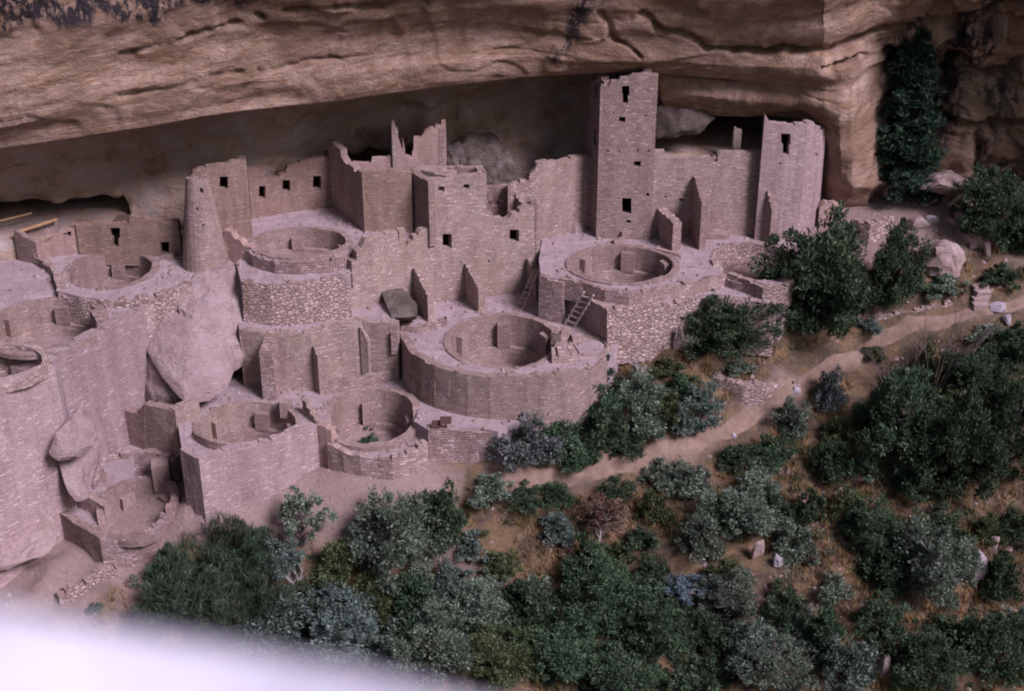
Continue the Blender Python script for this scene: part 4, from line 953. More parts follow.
wall('right_side_wall', [pR + Vector((-.05, .3, 0)), pR + Vector((-.16, 2.4, 0))], None, -.5, M['kiva'], e_, ztop=[(0, 8.38), (1, 8.5)], t=.38, taper=.02)
wall('back_wall', [pLb + Vector((.35, -.1, 0)), pR + Vector((-.15, 2.3, 0))], None, -.5, M['kiva'], e_, ztop=[(0, 8.3), (1, 8.5)], t=.3)
# wall from the square tower to the right tower
e_ = house('long storeyed wall between the two towers, hiding a dark ledge', g(710, 236, 0))
wall('front_wall', [pR + Vector((-.15, .25, 0)), g(708, 236.5, 0), g(766, 236, 0)], [(655, 151.5), (659, 152), (665, 154), (667, 158.5), (680, 159.5), (692, 158.5), (704, 158), (713, 156), (713.5, 161), (717.5, 163), (718.3, 155), (721, 153.5), (735, 152.5), (748, 153), (766, 151)], -.5, M['wall'], e_,
     holes=[((679.4, 198.6), (683.6, 201.6)), ((664.5, 196), (666.5, 198))], t=.4, taper=.012, rough=.03, jag=.03)
wall('pillar', [gy(732.5, 152, 67.2), gy(740.3, 152, 67.2)], [(732.5, 130.5), (735, 129), (737, 129), (738, 131), (740, 131)], 3.2, M['wall'], e_, t=.4)
# right tower
P5 = [g(754.5, 240, 0), g(778, 240.5, 0), g(797, 239.5, 0), g(810, 236, 0), g(817, 229, 0), g(819.5, 219, 0), g(819, 209, 0)]
e_ = house('broad rounded tower with a T-shaped doorway at the right end of the ruins', g(790, 238, 0), 'rounded_tower', 'tower')
wall('front_wall', P5, [(757, 153), (760.5, 152), (761.5, 116.5), (765, 115.6), (767, 119), (770, 123.5), (778, 124.5), (788, 126), (796, 124.5), (806, 124.5), (808, 122.5), (814, 121.8), (818, 127), (821, 131.5)], -.8, M['wallfine'], e_,
     holes=[[(781.4, 134), (791, 134), (791, 145), (789.5, 145), (789.5, 155), (783, 155), (783, 145), (781.4, 145)], ((779.5, 163), (781.6, 165)), ((816, 153.2), (818, 155.8))], t=.4, taper=.008, rough=.025, jag=.04, step=.4)
wall('side_wall', [P5[0] + Vector((.30, 2.0, 0)), P5[0] + Vector((.14, .12, 0))], None, 3.0, M['kiva'], e_, ztop=[(0, 5.2), (1, 5.5)], t=.3)
wall('masonry_wall', [g(818, 226, .4), g(832, 224, .5), g(843, 216, .8)], [(819, 208), (826, 203), (833, 204), (842, 208)], -.6, M['plaster'], t=.5, label='low plastered wall joining the rounded tower to the rock', cat='wall')

# ---- buttress walls
def bt(label, t0, Yoff, tip, base, zb, w=.42, mat='wall', lift=0, group='buttress walls'):
    """t0: pixel of the top where it leaves the wall, distance there; tip: pixel/level of the outer foot; base: pixel row where the outer top ends"""
    foot = g(tip[0], tip[1], tip[2]); a = gy(t0[0], t0[1], Yoff); z1 = zat(foot.y, base)
    return buttress(label, a, Vector((foot.x, foot.y, z1)), zb, 0, w=w, mat=mat, group=group)
bt('stepped buttress nearest the boulder, leftmost of the three below the grey strip', (274, 333, 0), 58.2, (270, 400, -4.25), 351, -4.9, w=.62, mat='coarse')
bt('middle of the three buttresses below the grey strip, with a tall dark side', (312, 334, 0), 58.4, (325, 394, -4.25), 356, -4.9, w=.5)
bt('slim right-hand buttress of the three below the grey strip', (361, 325, 0), 59.0, (371, 379, -4.25), 341, -4.9, w=.32)
bt('left buttress of the big front house beside the leaning grey slab', (416, 268, 0), 62.2, (431, 321, -2.2), 297, -2.9, w=.3)
bt('middle buttress of the big front house', (468, 263, 0), 63.4, (482, 312, -2.2), 290, -2.9, w=.38)
bt('right buttress of the big front house ending at the plaza wall', (530, 258, 0), 64.2, (539, 300, -2.2), 277, -2.9, w=.36)
bt('lowest buttress beside the tower foot, above the tower kiva', (661, 207, 0), 66.0, (676, 251, 0), 223, -.4, w=.45, mat='coarse')
bt('tall buttress in the middle of the long wall between the towers', (696, 174, 0), 66.1, (702, 250, 0), 205, -.4, w=.32)
bt('tall buttress against the rounded tower', (766, 175, 0), 66.0, (772, 243, 0), 212, -.4, w=.4)
bt('short stub wall on the right rim of the wide far left kiva', (93, 309, 0), 57.6, (101, 328, -.15), 319, -.6, w=.3, mat='coarse')

# ---- steps, slabs, blocks at the tower foot
def block(label, px, py, z, sx, sy, sz, rz=0, mat='wall', name='stone_step', cat='step', group=None):
    v, f, u = box(g(px, py, z), sx, sy, sz, rz, .03); o = mk(name, v, f, M[mat], None, u); return tag(o, label, cat, group)
block('lower stone step at the foot of the square tower', 619, 243, -.02, .7, .35, .22, .5)
block('upper stone step at the foot of the square tower', 624, 238.5, -.02, .45, .35, .45, .5)
block('low stone bench against the long wall between the buttresses', 714, 238, -.02, 1.3, .5, .28, 0)
block('small square stone box on the terrace right of the central kiva', 577, 343, -2.25, .5, .45, .4, .2, 'coarse', 'stone_box', 'stone block')
block('flat niche block on the back rim of the niche kiva', 287, 416, -4.6, .5, .4, .75, 0, 'kiva', 'niche_block', 'stone block')
block('square masonry pier at the right rim of the lowest kiva', 163, 486, -7.1, .75, .8, 1.25, .25, 'kiva', 'masonry_pier', 'pier')
block('thin upright slab at the front right of the lowest kiva', 171, 520, -7.1, .28, .3, .75, .1, 'plaster', 'upright_slab', 'stone slab')
block('flat slab at the back edge of the tower kiva rim', 668, 254, -.02, .25, 1.3, .16, 1.0, 'plaster', 'rim_slab', 'stone slab')
# small round cist right of the central kiva
kiva('tiny round stone-lined bin right of the central kiva', kext(573, 606, 339, 355, -2.2), -2.2, .8, outer=.1, bench=0, pil=0, ring=.22, firepit=False, group='small stone bins')

# ---- boulders in the village
rock('boulder', rock_px([(188, 282, 60.2), (205, 272, 60.8), (230, 268, 61.0), (246, 281, 60.5), (250, 310, 59.6), (246, 345, 58.4), (240, 366, 57.8), (215, 372, 57.3), (190, 340, 58), (176, 306, 59)], 59, 3.0), M['boulder'],
     'tall smooth pink boulder carrying the round tower', 'boulder', disp=.22, fr=.8)
rock('boulder', rock_px([(144, 327, 58.6), (155, 313, 58.9), (193, 320, 58.2), (222, 343, 57.4), (234, 372, 56.6), (227, 388, 56.2), (210, 401, 55.7), (184, 402, 55.4), (163, 378, 56.3), (148, 352, 57.4)], 57.6, 2.4), M['boulder'],
     'big flat-faced mauve boulder between the smooth wall and the pink one', 'boulder', disp=.08, fr=.9)
rock('boulder', rock_px([(144, 335, 58.4), (152, 350, 57.8), (166, 372, 57.0), (181, 398, 56.2), (168, 412, 56.4), (152, 408, 56.9), (145, 392, 57.2)], 57.6, 1.6), M['rock'],
     'dark wedge of rock under the big mauve boulder', 'boulder', disp=.12, fr=.8)
rock('boulder', rock_px([(49, 452, 51.0), (56, 434, 51.3), (70, 421, 51.8), (92, 437, 52.3), (94, 444, 52.1), (80, 458, 51.4), (58, 462, 50.8)], 51.6, 1.6), M['boulder'],
     'small tilted boulder at the foot of the smooth wall', 'boulder', disp=.10, fr=1.3)
rock('boulder', rock_px([(60, 462, 51.8), (90, 450, 52.8), (98, 452, 53.1), (96, 474, 52.4), (88, 498, 51.4), (76, 500, 51.0), (66, 488, 51.1)], 52.0, 1.2), M['boulder'],
     'smooth light bedrock hump above the bottom kiva', 'boulder', disp=.16, fr=.9)
slab('terrace_ground', [(94, 466), (140, 457), (180, 455), (184, 436), (116, 438), (90, 450)], -6.1, 2, M['terr'])
rock('bedrock_slope', rock_px([(-90, 548, 50.2), (-10, 528, 50.9), (34, 508, 51.7), (50, 508, 51.6), (62, 536, 50.3), (40, 556, 49.2), (-20, 572, 48.4), (-90, 590, 47.8)], 50, .5), M['apron'],
     'cracked bedrock apron below the huge battered wall', 'bedrock', disp=.16, fr=.9)
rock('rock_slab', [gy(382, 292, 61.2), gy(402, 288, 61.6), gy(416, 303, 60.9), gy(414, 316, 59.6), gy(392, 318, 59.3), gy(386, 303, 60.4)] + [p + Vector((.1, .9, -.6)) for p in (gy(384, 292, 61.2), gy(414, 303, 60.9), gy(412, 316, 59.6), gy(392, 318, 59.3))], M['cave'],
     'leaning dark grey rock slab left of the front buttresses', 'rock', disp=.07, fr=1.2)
# rocks inside the alcove behind the walls
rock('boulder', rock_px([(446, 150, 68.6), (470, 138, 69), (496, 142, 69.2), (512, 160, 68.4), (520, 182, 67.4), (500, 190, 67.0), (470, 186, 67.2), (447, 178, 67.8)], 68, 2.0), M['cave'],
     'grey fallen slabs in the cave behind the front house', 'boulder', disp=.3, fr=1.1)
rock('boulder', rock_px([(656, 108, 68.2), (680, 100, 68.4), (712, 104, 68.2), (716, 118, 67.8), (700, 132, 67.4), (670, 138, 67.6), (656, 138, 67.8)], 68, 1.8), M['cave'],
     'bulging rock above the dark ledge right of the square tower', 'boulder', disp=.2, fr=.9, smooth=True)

# ---- ladders
def ladder(label, a0, a1, b0, b1, n, r=.045):
    """a: left rail foot, head; b: right rail foot, head (3D)"""
    root = empty('ladder', (a0 + b0) / 2, label, 'ladder', 'wooden pole ladders')
    def tube(name, p, q, rad):
        d = (q - p); L = d.length; d.normalize(); x = d.orthogonal().normalized(); y = d.cross(x); vs = []; fs = []; K = 8; S_ = 5
        for i in range(S_ + 1):
            for k in range(K):
                a = 2 * pi * k / K; rr = rad * (1.12 - .22 * i / S_) * (1 + .08 * mn.noise(Vector((i * 1.7, k, L)))); vs.append(p + d * L * i / S_ + (x * cos(a) + y * sin(a)) * rr + x * .015 * sin(i * 1.3))
        for i in range(S_):
            for k in range(K): fs.append([i * K + k, i * K + (k + 1) % K, (i + 1) * K + (k + 1) % K, (i + 1) * K + k])
        fs += [list(range(K))[::-1], list(range(S_ * K, S_ * K + K))]
        mk(name, vs, fs, M['wood'], root, smooth=False)
    tube('rail', a0, a1, r); tube('rail', b0, b1, r)
    for i in range(n):
        u = (i + .8) / (n + .6); p = a0.lerp(a1, u); q = b0.lerp(b1, u); e = (q - p) * .14; tube('rung', p - e, q + e, r * .7)
def up(px, py, Y): return gy(px, py, Y)
f1, f2 = g(564.5, 324.5, -2.2), g(574, 327, -2.2)
ladder('front ladder leaning on the dark side wall of the bay', f1, up(584, 292, 60.0), f2, up(593.5, 295, 59.45), 6, .055)
f1, f2 = g(517, 306, -2.2), g(522.5, 309.5, -2.2)
ladder('rear ladder in the corner of the front house and the plaza', f1, up(535.5, 268, f1.y + 1.1), f2, up(541, 265.5, f2.y + 1.2), 7, .04)
def pole(name, p, q, rad, mat, label, cat):
    d = (q - p); L = d.length; d.normalize(); x = d.orthogonal().normalized(); y = d.cross(x); vs = []; K = 8
    for i in range(4):
        for k in range(K): a = 2 * pi * k / K; vs.append(p + d * L * i / 3 + (x * cos(a) + y * sin(a)) * rad * (1 + .1 * sin(i * 2 + k)))
    fs = [[i * K + k, i * K + (k + 1) % K, (i + 1) * K + (k + 1) % K, (i + 1) * K + k] for i in range(3) for k in range(K)] + [list(range(K))[::-1], list(range(3 * K, 4 * K))]
    return tag(mk(name, vs, fs, M[mat]), label, cat)
pole('roof_beam', b0 + Vector((0, 0, -.02)), b1 + Vector((0, 0, -.02)), .07, 'beam', 'orange-brown beam lying along the back wall of the far left room', 'beam')
pole('roof_beam', gy(0, 221, 64.5), gy(32, 213, 65.3), .05, 'beam', 'thin dull beam on the ledge at the left edge', 'beam')

# ---- signs
def sign(label, px, py, z, w_, h_, hgt):
    base = g(px, py, z); root = empty('sign', base, label, 'sign', 'small brown visitor signs')
    v, f, u = box((base.x, base.y, base.z - .2), .07, .07, hgt + .2); mk('post', v, f, M['signwood'], root, u)
    tl_ = radians(50); vs = []
    for dz in (0, .05):
        for sx, sy in ((-1, -1), (1, -1), (1, 1), (-1, 1)):
            vs.append((base.x + sx * w_ / 2, base.y + sy * h_ / 2 * cos(tl_) - dz * -sin(tl_) - .05, base.z + hgt + sy * h_ / 2 * sin(tl_) + dz * cos(tl_)))
    mk('board', vs, [[0, 3, 2, 1], [4, 5, 6, 7], [0, 1, 5, 4], [1, 2, 6, 5], [2, 3, 7, 6], [3, 0, 4, 7]], M['signwood'], root)
m_, n__, b__ = newmat('brown_sign_paint'); b__.inputs['Base Color'].default_value = (.07, .035, .03, 1); b__.inputs['Roughness'].default_value = .6; M['signwood'] = m_
sign('lower left brown sign on the block wall', 436.5, 429.5, -4.3, .42, .3, .28)
sign('taller right brown sign on the block wall', 446, 430, -4.3, .5, .3, .5)

# ------------------------------------------------------------------ trees, shrubs, grass, stones
def leafmat(name, cols, rough=.7, transl=.25):
    m, n, b = newmat(name)
    geo = N(n, 'ShaderNodeNewGeometry'); oi = N(n, 'ShaderNodeObjectInfo')
    c = ramp(n, geo.outputs['Random Per Island'], [(i / (len(cols) - 1), k) for i, k in enumerate(cols)])
    big = noise(n, geo.outputs['Position'], 1.8, 2)
    c = mix(n, .55, c, ramp(n, big.outputs[0], [(.38, .12), (.62, .85)]), 'SOFT_LIGHT')
    hsv = N(n, 'ShaderNodeHueSaturation'); n.links.new(c, hsv.inputs['Color'])
    n.links.new(math1(n, 'ADD', math1(n, 'MULTIPLY', oi.outputs['Random'], .03), .485), hsv.inputs['Hue'])
    n.links.new(math1(n, 'ADD', math1(n, 'MULTIPLY', oi.outputs['Random'], .4), .8), hsv.inputs['Value'])
    n.links.new(hsv.outputs[0], b.inputs['Base Color']); b.inputs['Roughness'].default_value = rough
    tr = N(n, 'ShaderNodeBsdfTranslucent'); n.links.new(hsv.outputs[0], tr.inputs['Color'])
    ms = N(n, 'ShaderNodeMixShader'); ms.inputs[0].default_value = transl
    n.links.new(b.outputs[0], ms.inputs[1]); n.links.new(tr.outputs[0], ms.inputs[2])
    n.links.new(ms.outputs[0], n.nodes['Material Output'].inputs[0])
    return m
LM = {
    'juniper': leafmat('juniper_needles', [(.024, .040, .026), (.042, .066, .040), (.070, .105, .058), (.12, .16, .09)]),
    'pine': leafmat('pine_needles', [(.022, .038, .024), (.038, .064, .040), (.065, .10, .055)]),
    'sage': leafmat('sage_leaves', [(.06, .085, .058), (.115, .15, .108), (.19, .23, .175), (.29, .33, .26)]),
    'teal': leafmat('blue_green_leaves', [(.045, .070, .058), (.085, .122, .102), (.15, .19, .165), (.24, .285, .25)]),
    'oak': leafmat('oak_leaves', [(.026, .052, .032), (.05, .09, .052), (.085, .135, .075), (.14, .19, .11)]),
    'fir': leafmat('fir_needles', [(.025, .05, .035), (.045, .085, .055), (.075, .12, .075)]),
    'grey': leafmat('purple_grey_twigs', [(.06, .07, .062), (.11, .115, .115), (.17, .17, .18), (.10, .13, .10)]),
    'rust': leafmat('dead_rust_leaves', [(.12, .07, .05), (.20, .12, .085), (.27, .17, .12), (.16, .13, .13)]),
    'spiky': leafmat('wiry_green_stems', [(.03, .055, .036), (.05, .085, .052), (.085, .125, .08), (.15, .14, .09)]),
    'olive': leafmat('olive_leaves', [(.04, .055, .026), (.07, .09, .042), (.11, .13, .06), (.14, .155, .08)]),
    'blue': leafmat('silvery_blue_leaves', [(.09, .13, .17), (.14, .19, .24), (.20, .25, .31), (.08, .11, .11)]),
    'grass': leafmat('dry_grass', [(.17, .11, .045), (.30, .185, .075), (.40, .27, .12), (.12, .13, .06)]),
}
def quadmesh(name, C_, A_v, B_v):
    """many separate leaf faces: centres, half length and half width vectors"""
    n = len(C_); tip = .35
    V = np.stack([C_ - A_v - B_v * tip, C_ - A_v * .1 - B_v, C_ + A_v, C_ - A_v * .1 + B_v], 1).reshape(-1, 3)
    me = bpy.data.meshes.new(name); me.vertices.add(4 * n); me.vertices.foreach_set('co', V.ravel())
    me.loops.add(4 * n); me.loops.foreach_set('vertex_index', np.arange(4 * n)); me.polygons.add(n); me.polygons.foreach_set('loop_start', np.arange(n) * 4)
    me.update(calc_edges=True); return me
def rvec(rs, n):
    v = rs.normal(size=(n, 3)); return v / (np.linalg.norm(v, axis=1, keepdims=True) + 1e-9)
def crown(seed, r, h, nclump, per, leaf, style='bush', base=.12):
    """foliage of one plant: leaf faces gathered in clumps through the crown's volume"""
    rs = np.random.RandomState(seed); cs = []
    lobes = rs.uniform(.5, 1.15, 9); ph = rs.uniform(0, 6.28, 4)
    while len(cs) < nclump:
        d = rvec(rs, 1)[0]; a = math.atan2(d[1], d[0]); k = lobes[int((a + pi) / (2 * pi) * 8.99)] * (1 + .18 * sin(3 * a + ph[0]) + .12 * sin(5 * a + ph[1]))
        rad = rs.uniform(.2, 1) ** .5
        if style == 'cone':
            z = rs.uniform(0, 1) ** 1.2; w_ = (1 - z) ** .75 * .95 + .12; layer = .5 + .5 * abs(sin(z * 15 + ph[2] + a)); rr = rs.uniform(.25, 1) ** .5 * w_ * layer * k
            cs.append((rr * cos(a) * r, rr * sin(a) * r, h * (base + (1 - base) * z) - rr * .12 * h * .3, rr)); continue
        kk = 1 + .22 * sin(2 * a + ph[2])
        if style in ('bush', 'spiky'):
            if d[2] < -.12: continue
            z = max(.02, d[2] * rad * .9 * kk)
        else:
            if d[2] < -.75: continue
            z = min(1.1, max(.02, .40 + .56 * d[2] * rad * kk))
        x, y = d[0] * rad * k, d[1] * rad * k
        cs.append((x * r, y * r, h * (base + (1 - base) * z), rad))
    cs = np.array(cs); sz = rs.uniform(.45, 1.55, nclump) * r * {'bush': .22, 'cone': .17, 'tree': .17, 'spiky': .19, 'open': .15}[style]
    keep = np.repeat(np.arange(nclump), (per * rs.uniform(.5, 1.5, nclump)).astype(int)); n = len(keep)
    dirs = rvec(rs, n); rad = rs.uniform(0, 1, n) ** .4
    C_ = cs[keep, :3] + dirs * (rad * sz[keep])[:, None] * np.array([1, 1, .75])
    C_[:, 2] = np.maximum(C_[:, 2], .02)
    out = cs[keep, :3] - np.array([0, 0, h * .3]); out /= np.linalg.norm(out, axis=1, keepdims=True) + 1e-6
    if style == 'spiky': ax = out * .5 + np.array([0, 0, .9]) + rs.normal(size=(n, 3)) * .45
    else: ax = out * .5 + dirs * .8 + rs.normal(size=(n, 3)) * .6 + np.array([0, 0, .35])
    ax /= np.linalg.norm(ax, axis=1, keepdims=True); side = np.cross(ax, rvec(rs, n)); side /= np.linalg.norm(side, axis=1, keepdims=True) + 1e-6
    L = leaf * rs.uniform(.6, 1.5, n); W = L * {'spiky': .10, 'cone': .3, 'tree': .38, 'bush': .42, 'open': .42}[style]
    if style == 'spiky': L = L * 1.5
    return quadmesh('crown', C_, ax * L[:, None], side * W[:, None]), cs
def tubes(chains, K=6):
    vs = []; fs = []
    for ch in chains:
        b = len(vs)
        for i, (p, rr) in enumerate(ch):
            p = Vector(p); d = (Vector(ch[min(i + 1, len(ch) - 1)][0]) - Vector(ch[max(i - 1, 0)][0])).normalized(); x = d.orthogonal().normalized(); y = d.cross(x)
            for k in range(K): a = 2 * pi * k / K; vs.append(p + (x * cos(a) + y * sin(a)) * rr * (1 + .12 * sin(i * 2.1 + k * 1.7)))
        for i in range(len(ch) - 1):
            for k in range(K): fs.append([b + i * K + k, b + i * K + (k + 1) % K, b + (i + 1) * K + (k + 1) % K, b + (i + 1) * K + k])
        fs.append([b + (len(ch) - 1) * K + k for k in range(K)])
    return vs, fs
def limbs(seed, cs, r, h, trunk_r, tall, nl=14):
    rs = random.Random(seed); ch = []
    top = h * (.78 if tall else .4); lean = rs.uniform(-.12, .12) * r
    tr = [((lean * t * 2 + .06 * r * sin(t * 5 + seed), .05 * r * sin(t * 4 + seed * 2), -.35 + (top + .35) * t), trunk_r * (1.25 - 1.0 * t)) for t in [i / 7 for i in range(8)]]
    if tall: ch.append(tr)
    idx = rs.sample(range(len(cs)), min(nl, len(cs)))
    for j in idx:
        e = Vector(cs[j][:3]); t0 = (rs.uniform(.25, .9) if tall else 0)
        s = Vector(tr[int(t0 * 7)][0]) if tall else Vector((rs.uniform(-.12, .12) * r, rs.uniform(-.12, .12) * r, -.2))
        if tall and s.z > e.z: s = Vector(tr[max(1, int(7 * max(.15, min(.85, (e.z - .2) / top))))][0])
        m = s.lerp(e, .5) + Vector((rs.uniform(-.1, .1) * r, rs.uniform(-.1, .1) * r, rs.uniform(0, .12) * r)); r0 = trunk_r * (.42 if tall else .5)
        ch.append([(s, r0), (s.lerp(m, .5) + Vector((0, 0, .03 * r)), r0 * .8), (m, r0 * .6), (m.lerp(e, .5), r0 * .42), (e, r0 * .2)])
    return tubes(ch)
VAR = {}
def variants(key, n, fn):
    VAR[key] = []
    for i in range(n):
        me, cs, r, h, tr, tall, nl = fn(i)
        v, f = limbs(i * 7 + len(key), cs, r, h, tr, tall, nl); mt = bpy.data.meshes.new('trunk'); mt.from_pydata(v, [], f); mt.polygons.foreach_set('use_smooth', [True] * len(mt.polygons)); mt.materials.append(M['bark'])
        me.materials.append(LM['juniper']); VAR[key].append((me, mt, r, h))
def mkv(style, r, h, nc, per, leaf, tr, tall, nl, sd, base=.12):
    def f(i):
        me, cs = crown(sd + i, r, h, nc, per, leaf, style, base); return me, cs, r, h, tr, tall, nl
    return f
variants('small', 4, mkv('bush', .8, 1.0, 46, 60, .062, .04, False, 8, 100, .05))
variants('medium', 5, mkv('bush', 1.5, 1.9, 70, 95, .082, .07, False, 12, 200, .06))
variants('large', 5, mkv('tree', 2.4, 3.8, 150, 120, .085, .13, True, 20, 300, .02))
variants('spiky', 3, mkv('spiky', 1.6, 2.2, 120, 110, .10, .05, False, 10, 400, .05))
variants('cone', 2, mkv('cone', 1.7, 7.5, 330, 110, .10, .17, True, 24, 500, .06))
variants('open', 3, mkv('open', 1.3, 2.4, 60, 55, .075, .05, True, 24, 600, .25))
PLCNT = [0]
def plant(px, py, wpx, hpx, size, kind, label, cat='shrub', name=None, group=None, mat2=None, z=None):
    """px,py: foot in the photograph; wpx,hpx: crown size in the photograph"""
    shr = .9 if (px > 640 and py > 470 and wpx > 40) else 1.0
    wpx *= shr; hpx *= shr
    p = ground(px, py - .2 * wpx) if z is None else g(px, py, z)
    d = p.y * cos(PITCH) + (H - p.z) * sin(PITCH); sc = d / F
    W = wpx * sc; Hh = max(.3, (hpx - wpx * .3) * sc / .88)
    i = PLCNT[0]; PLCNT[0] += 1
    me, mt, r, h = VAR[size][i % len(VAR[size])]
    nm = name or ('shrub' if cat == 'shrub' else 'tree')
    root = empty(nm, (p.x, p.y, p.z - .03), label, cat, group)
    rz = RND.uniform(0, 6.28); s = (W / (2 * r), W / (2 * r), Hh / h)
    for m_, nm2, mm in ((mt, 'trunk' if mt and size in ('large', 'cone', 'open') else 'stems', M[mat2] if mat2 else M['bark']), (me, 'crown' if size in ('large', 'cone', 'open') else 'foliage', LM[kind])):
        o = bpy.data.objects.new(nm2, m_); COL.objects.link(o); o.parent = root
        o.rotation_euler = (0, 0, rz); o.scale = s
        o.material_slots[0].link = 'OBJECT'; o.material_slots[0].material = mm
    return root
JG = 'junipers and pinyon trees'; SG = 'shrubs of the canyon slope'
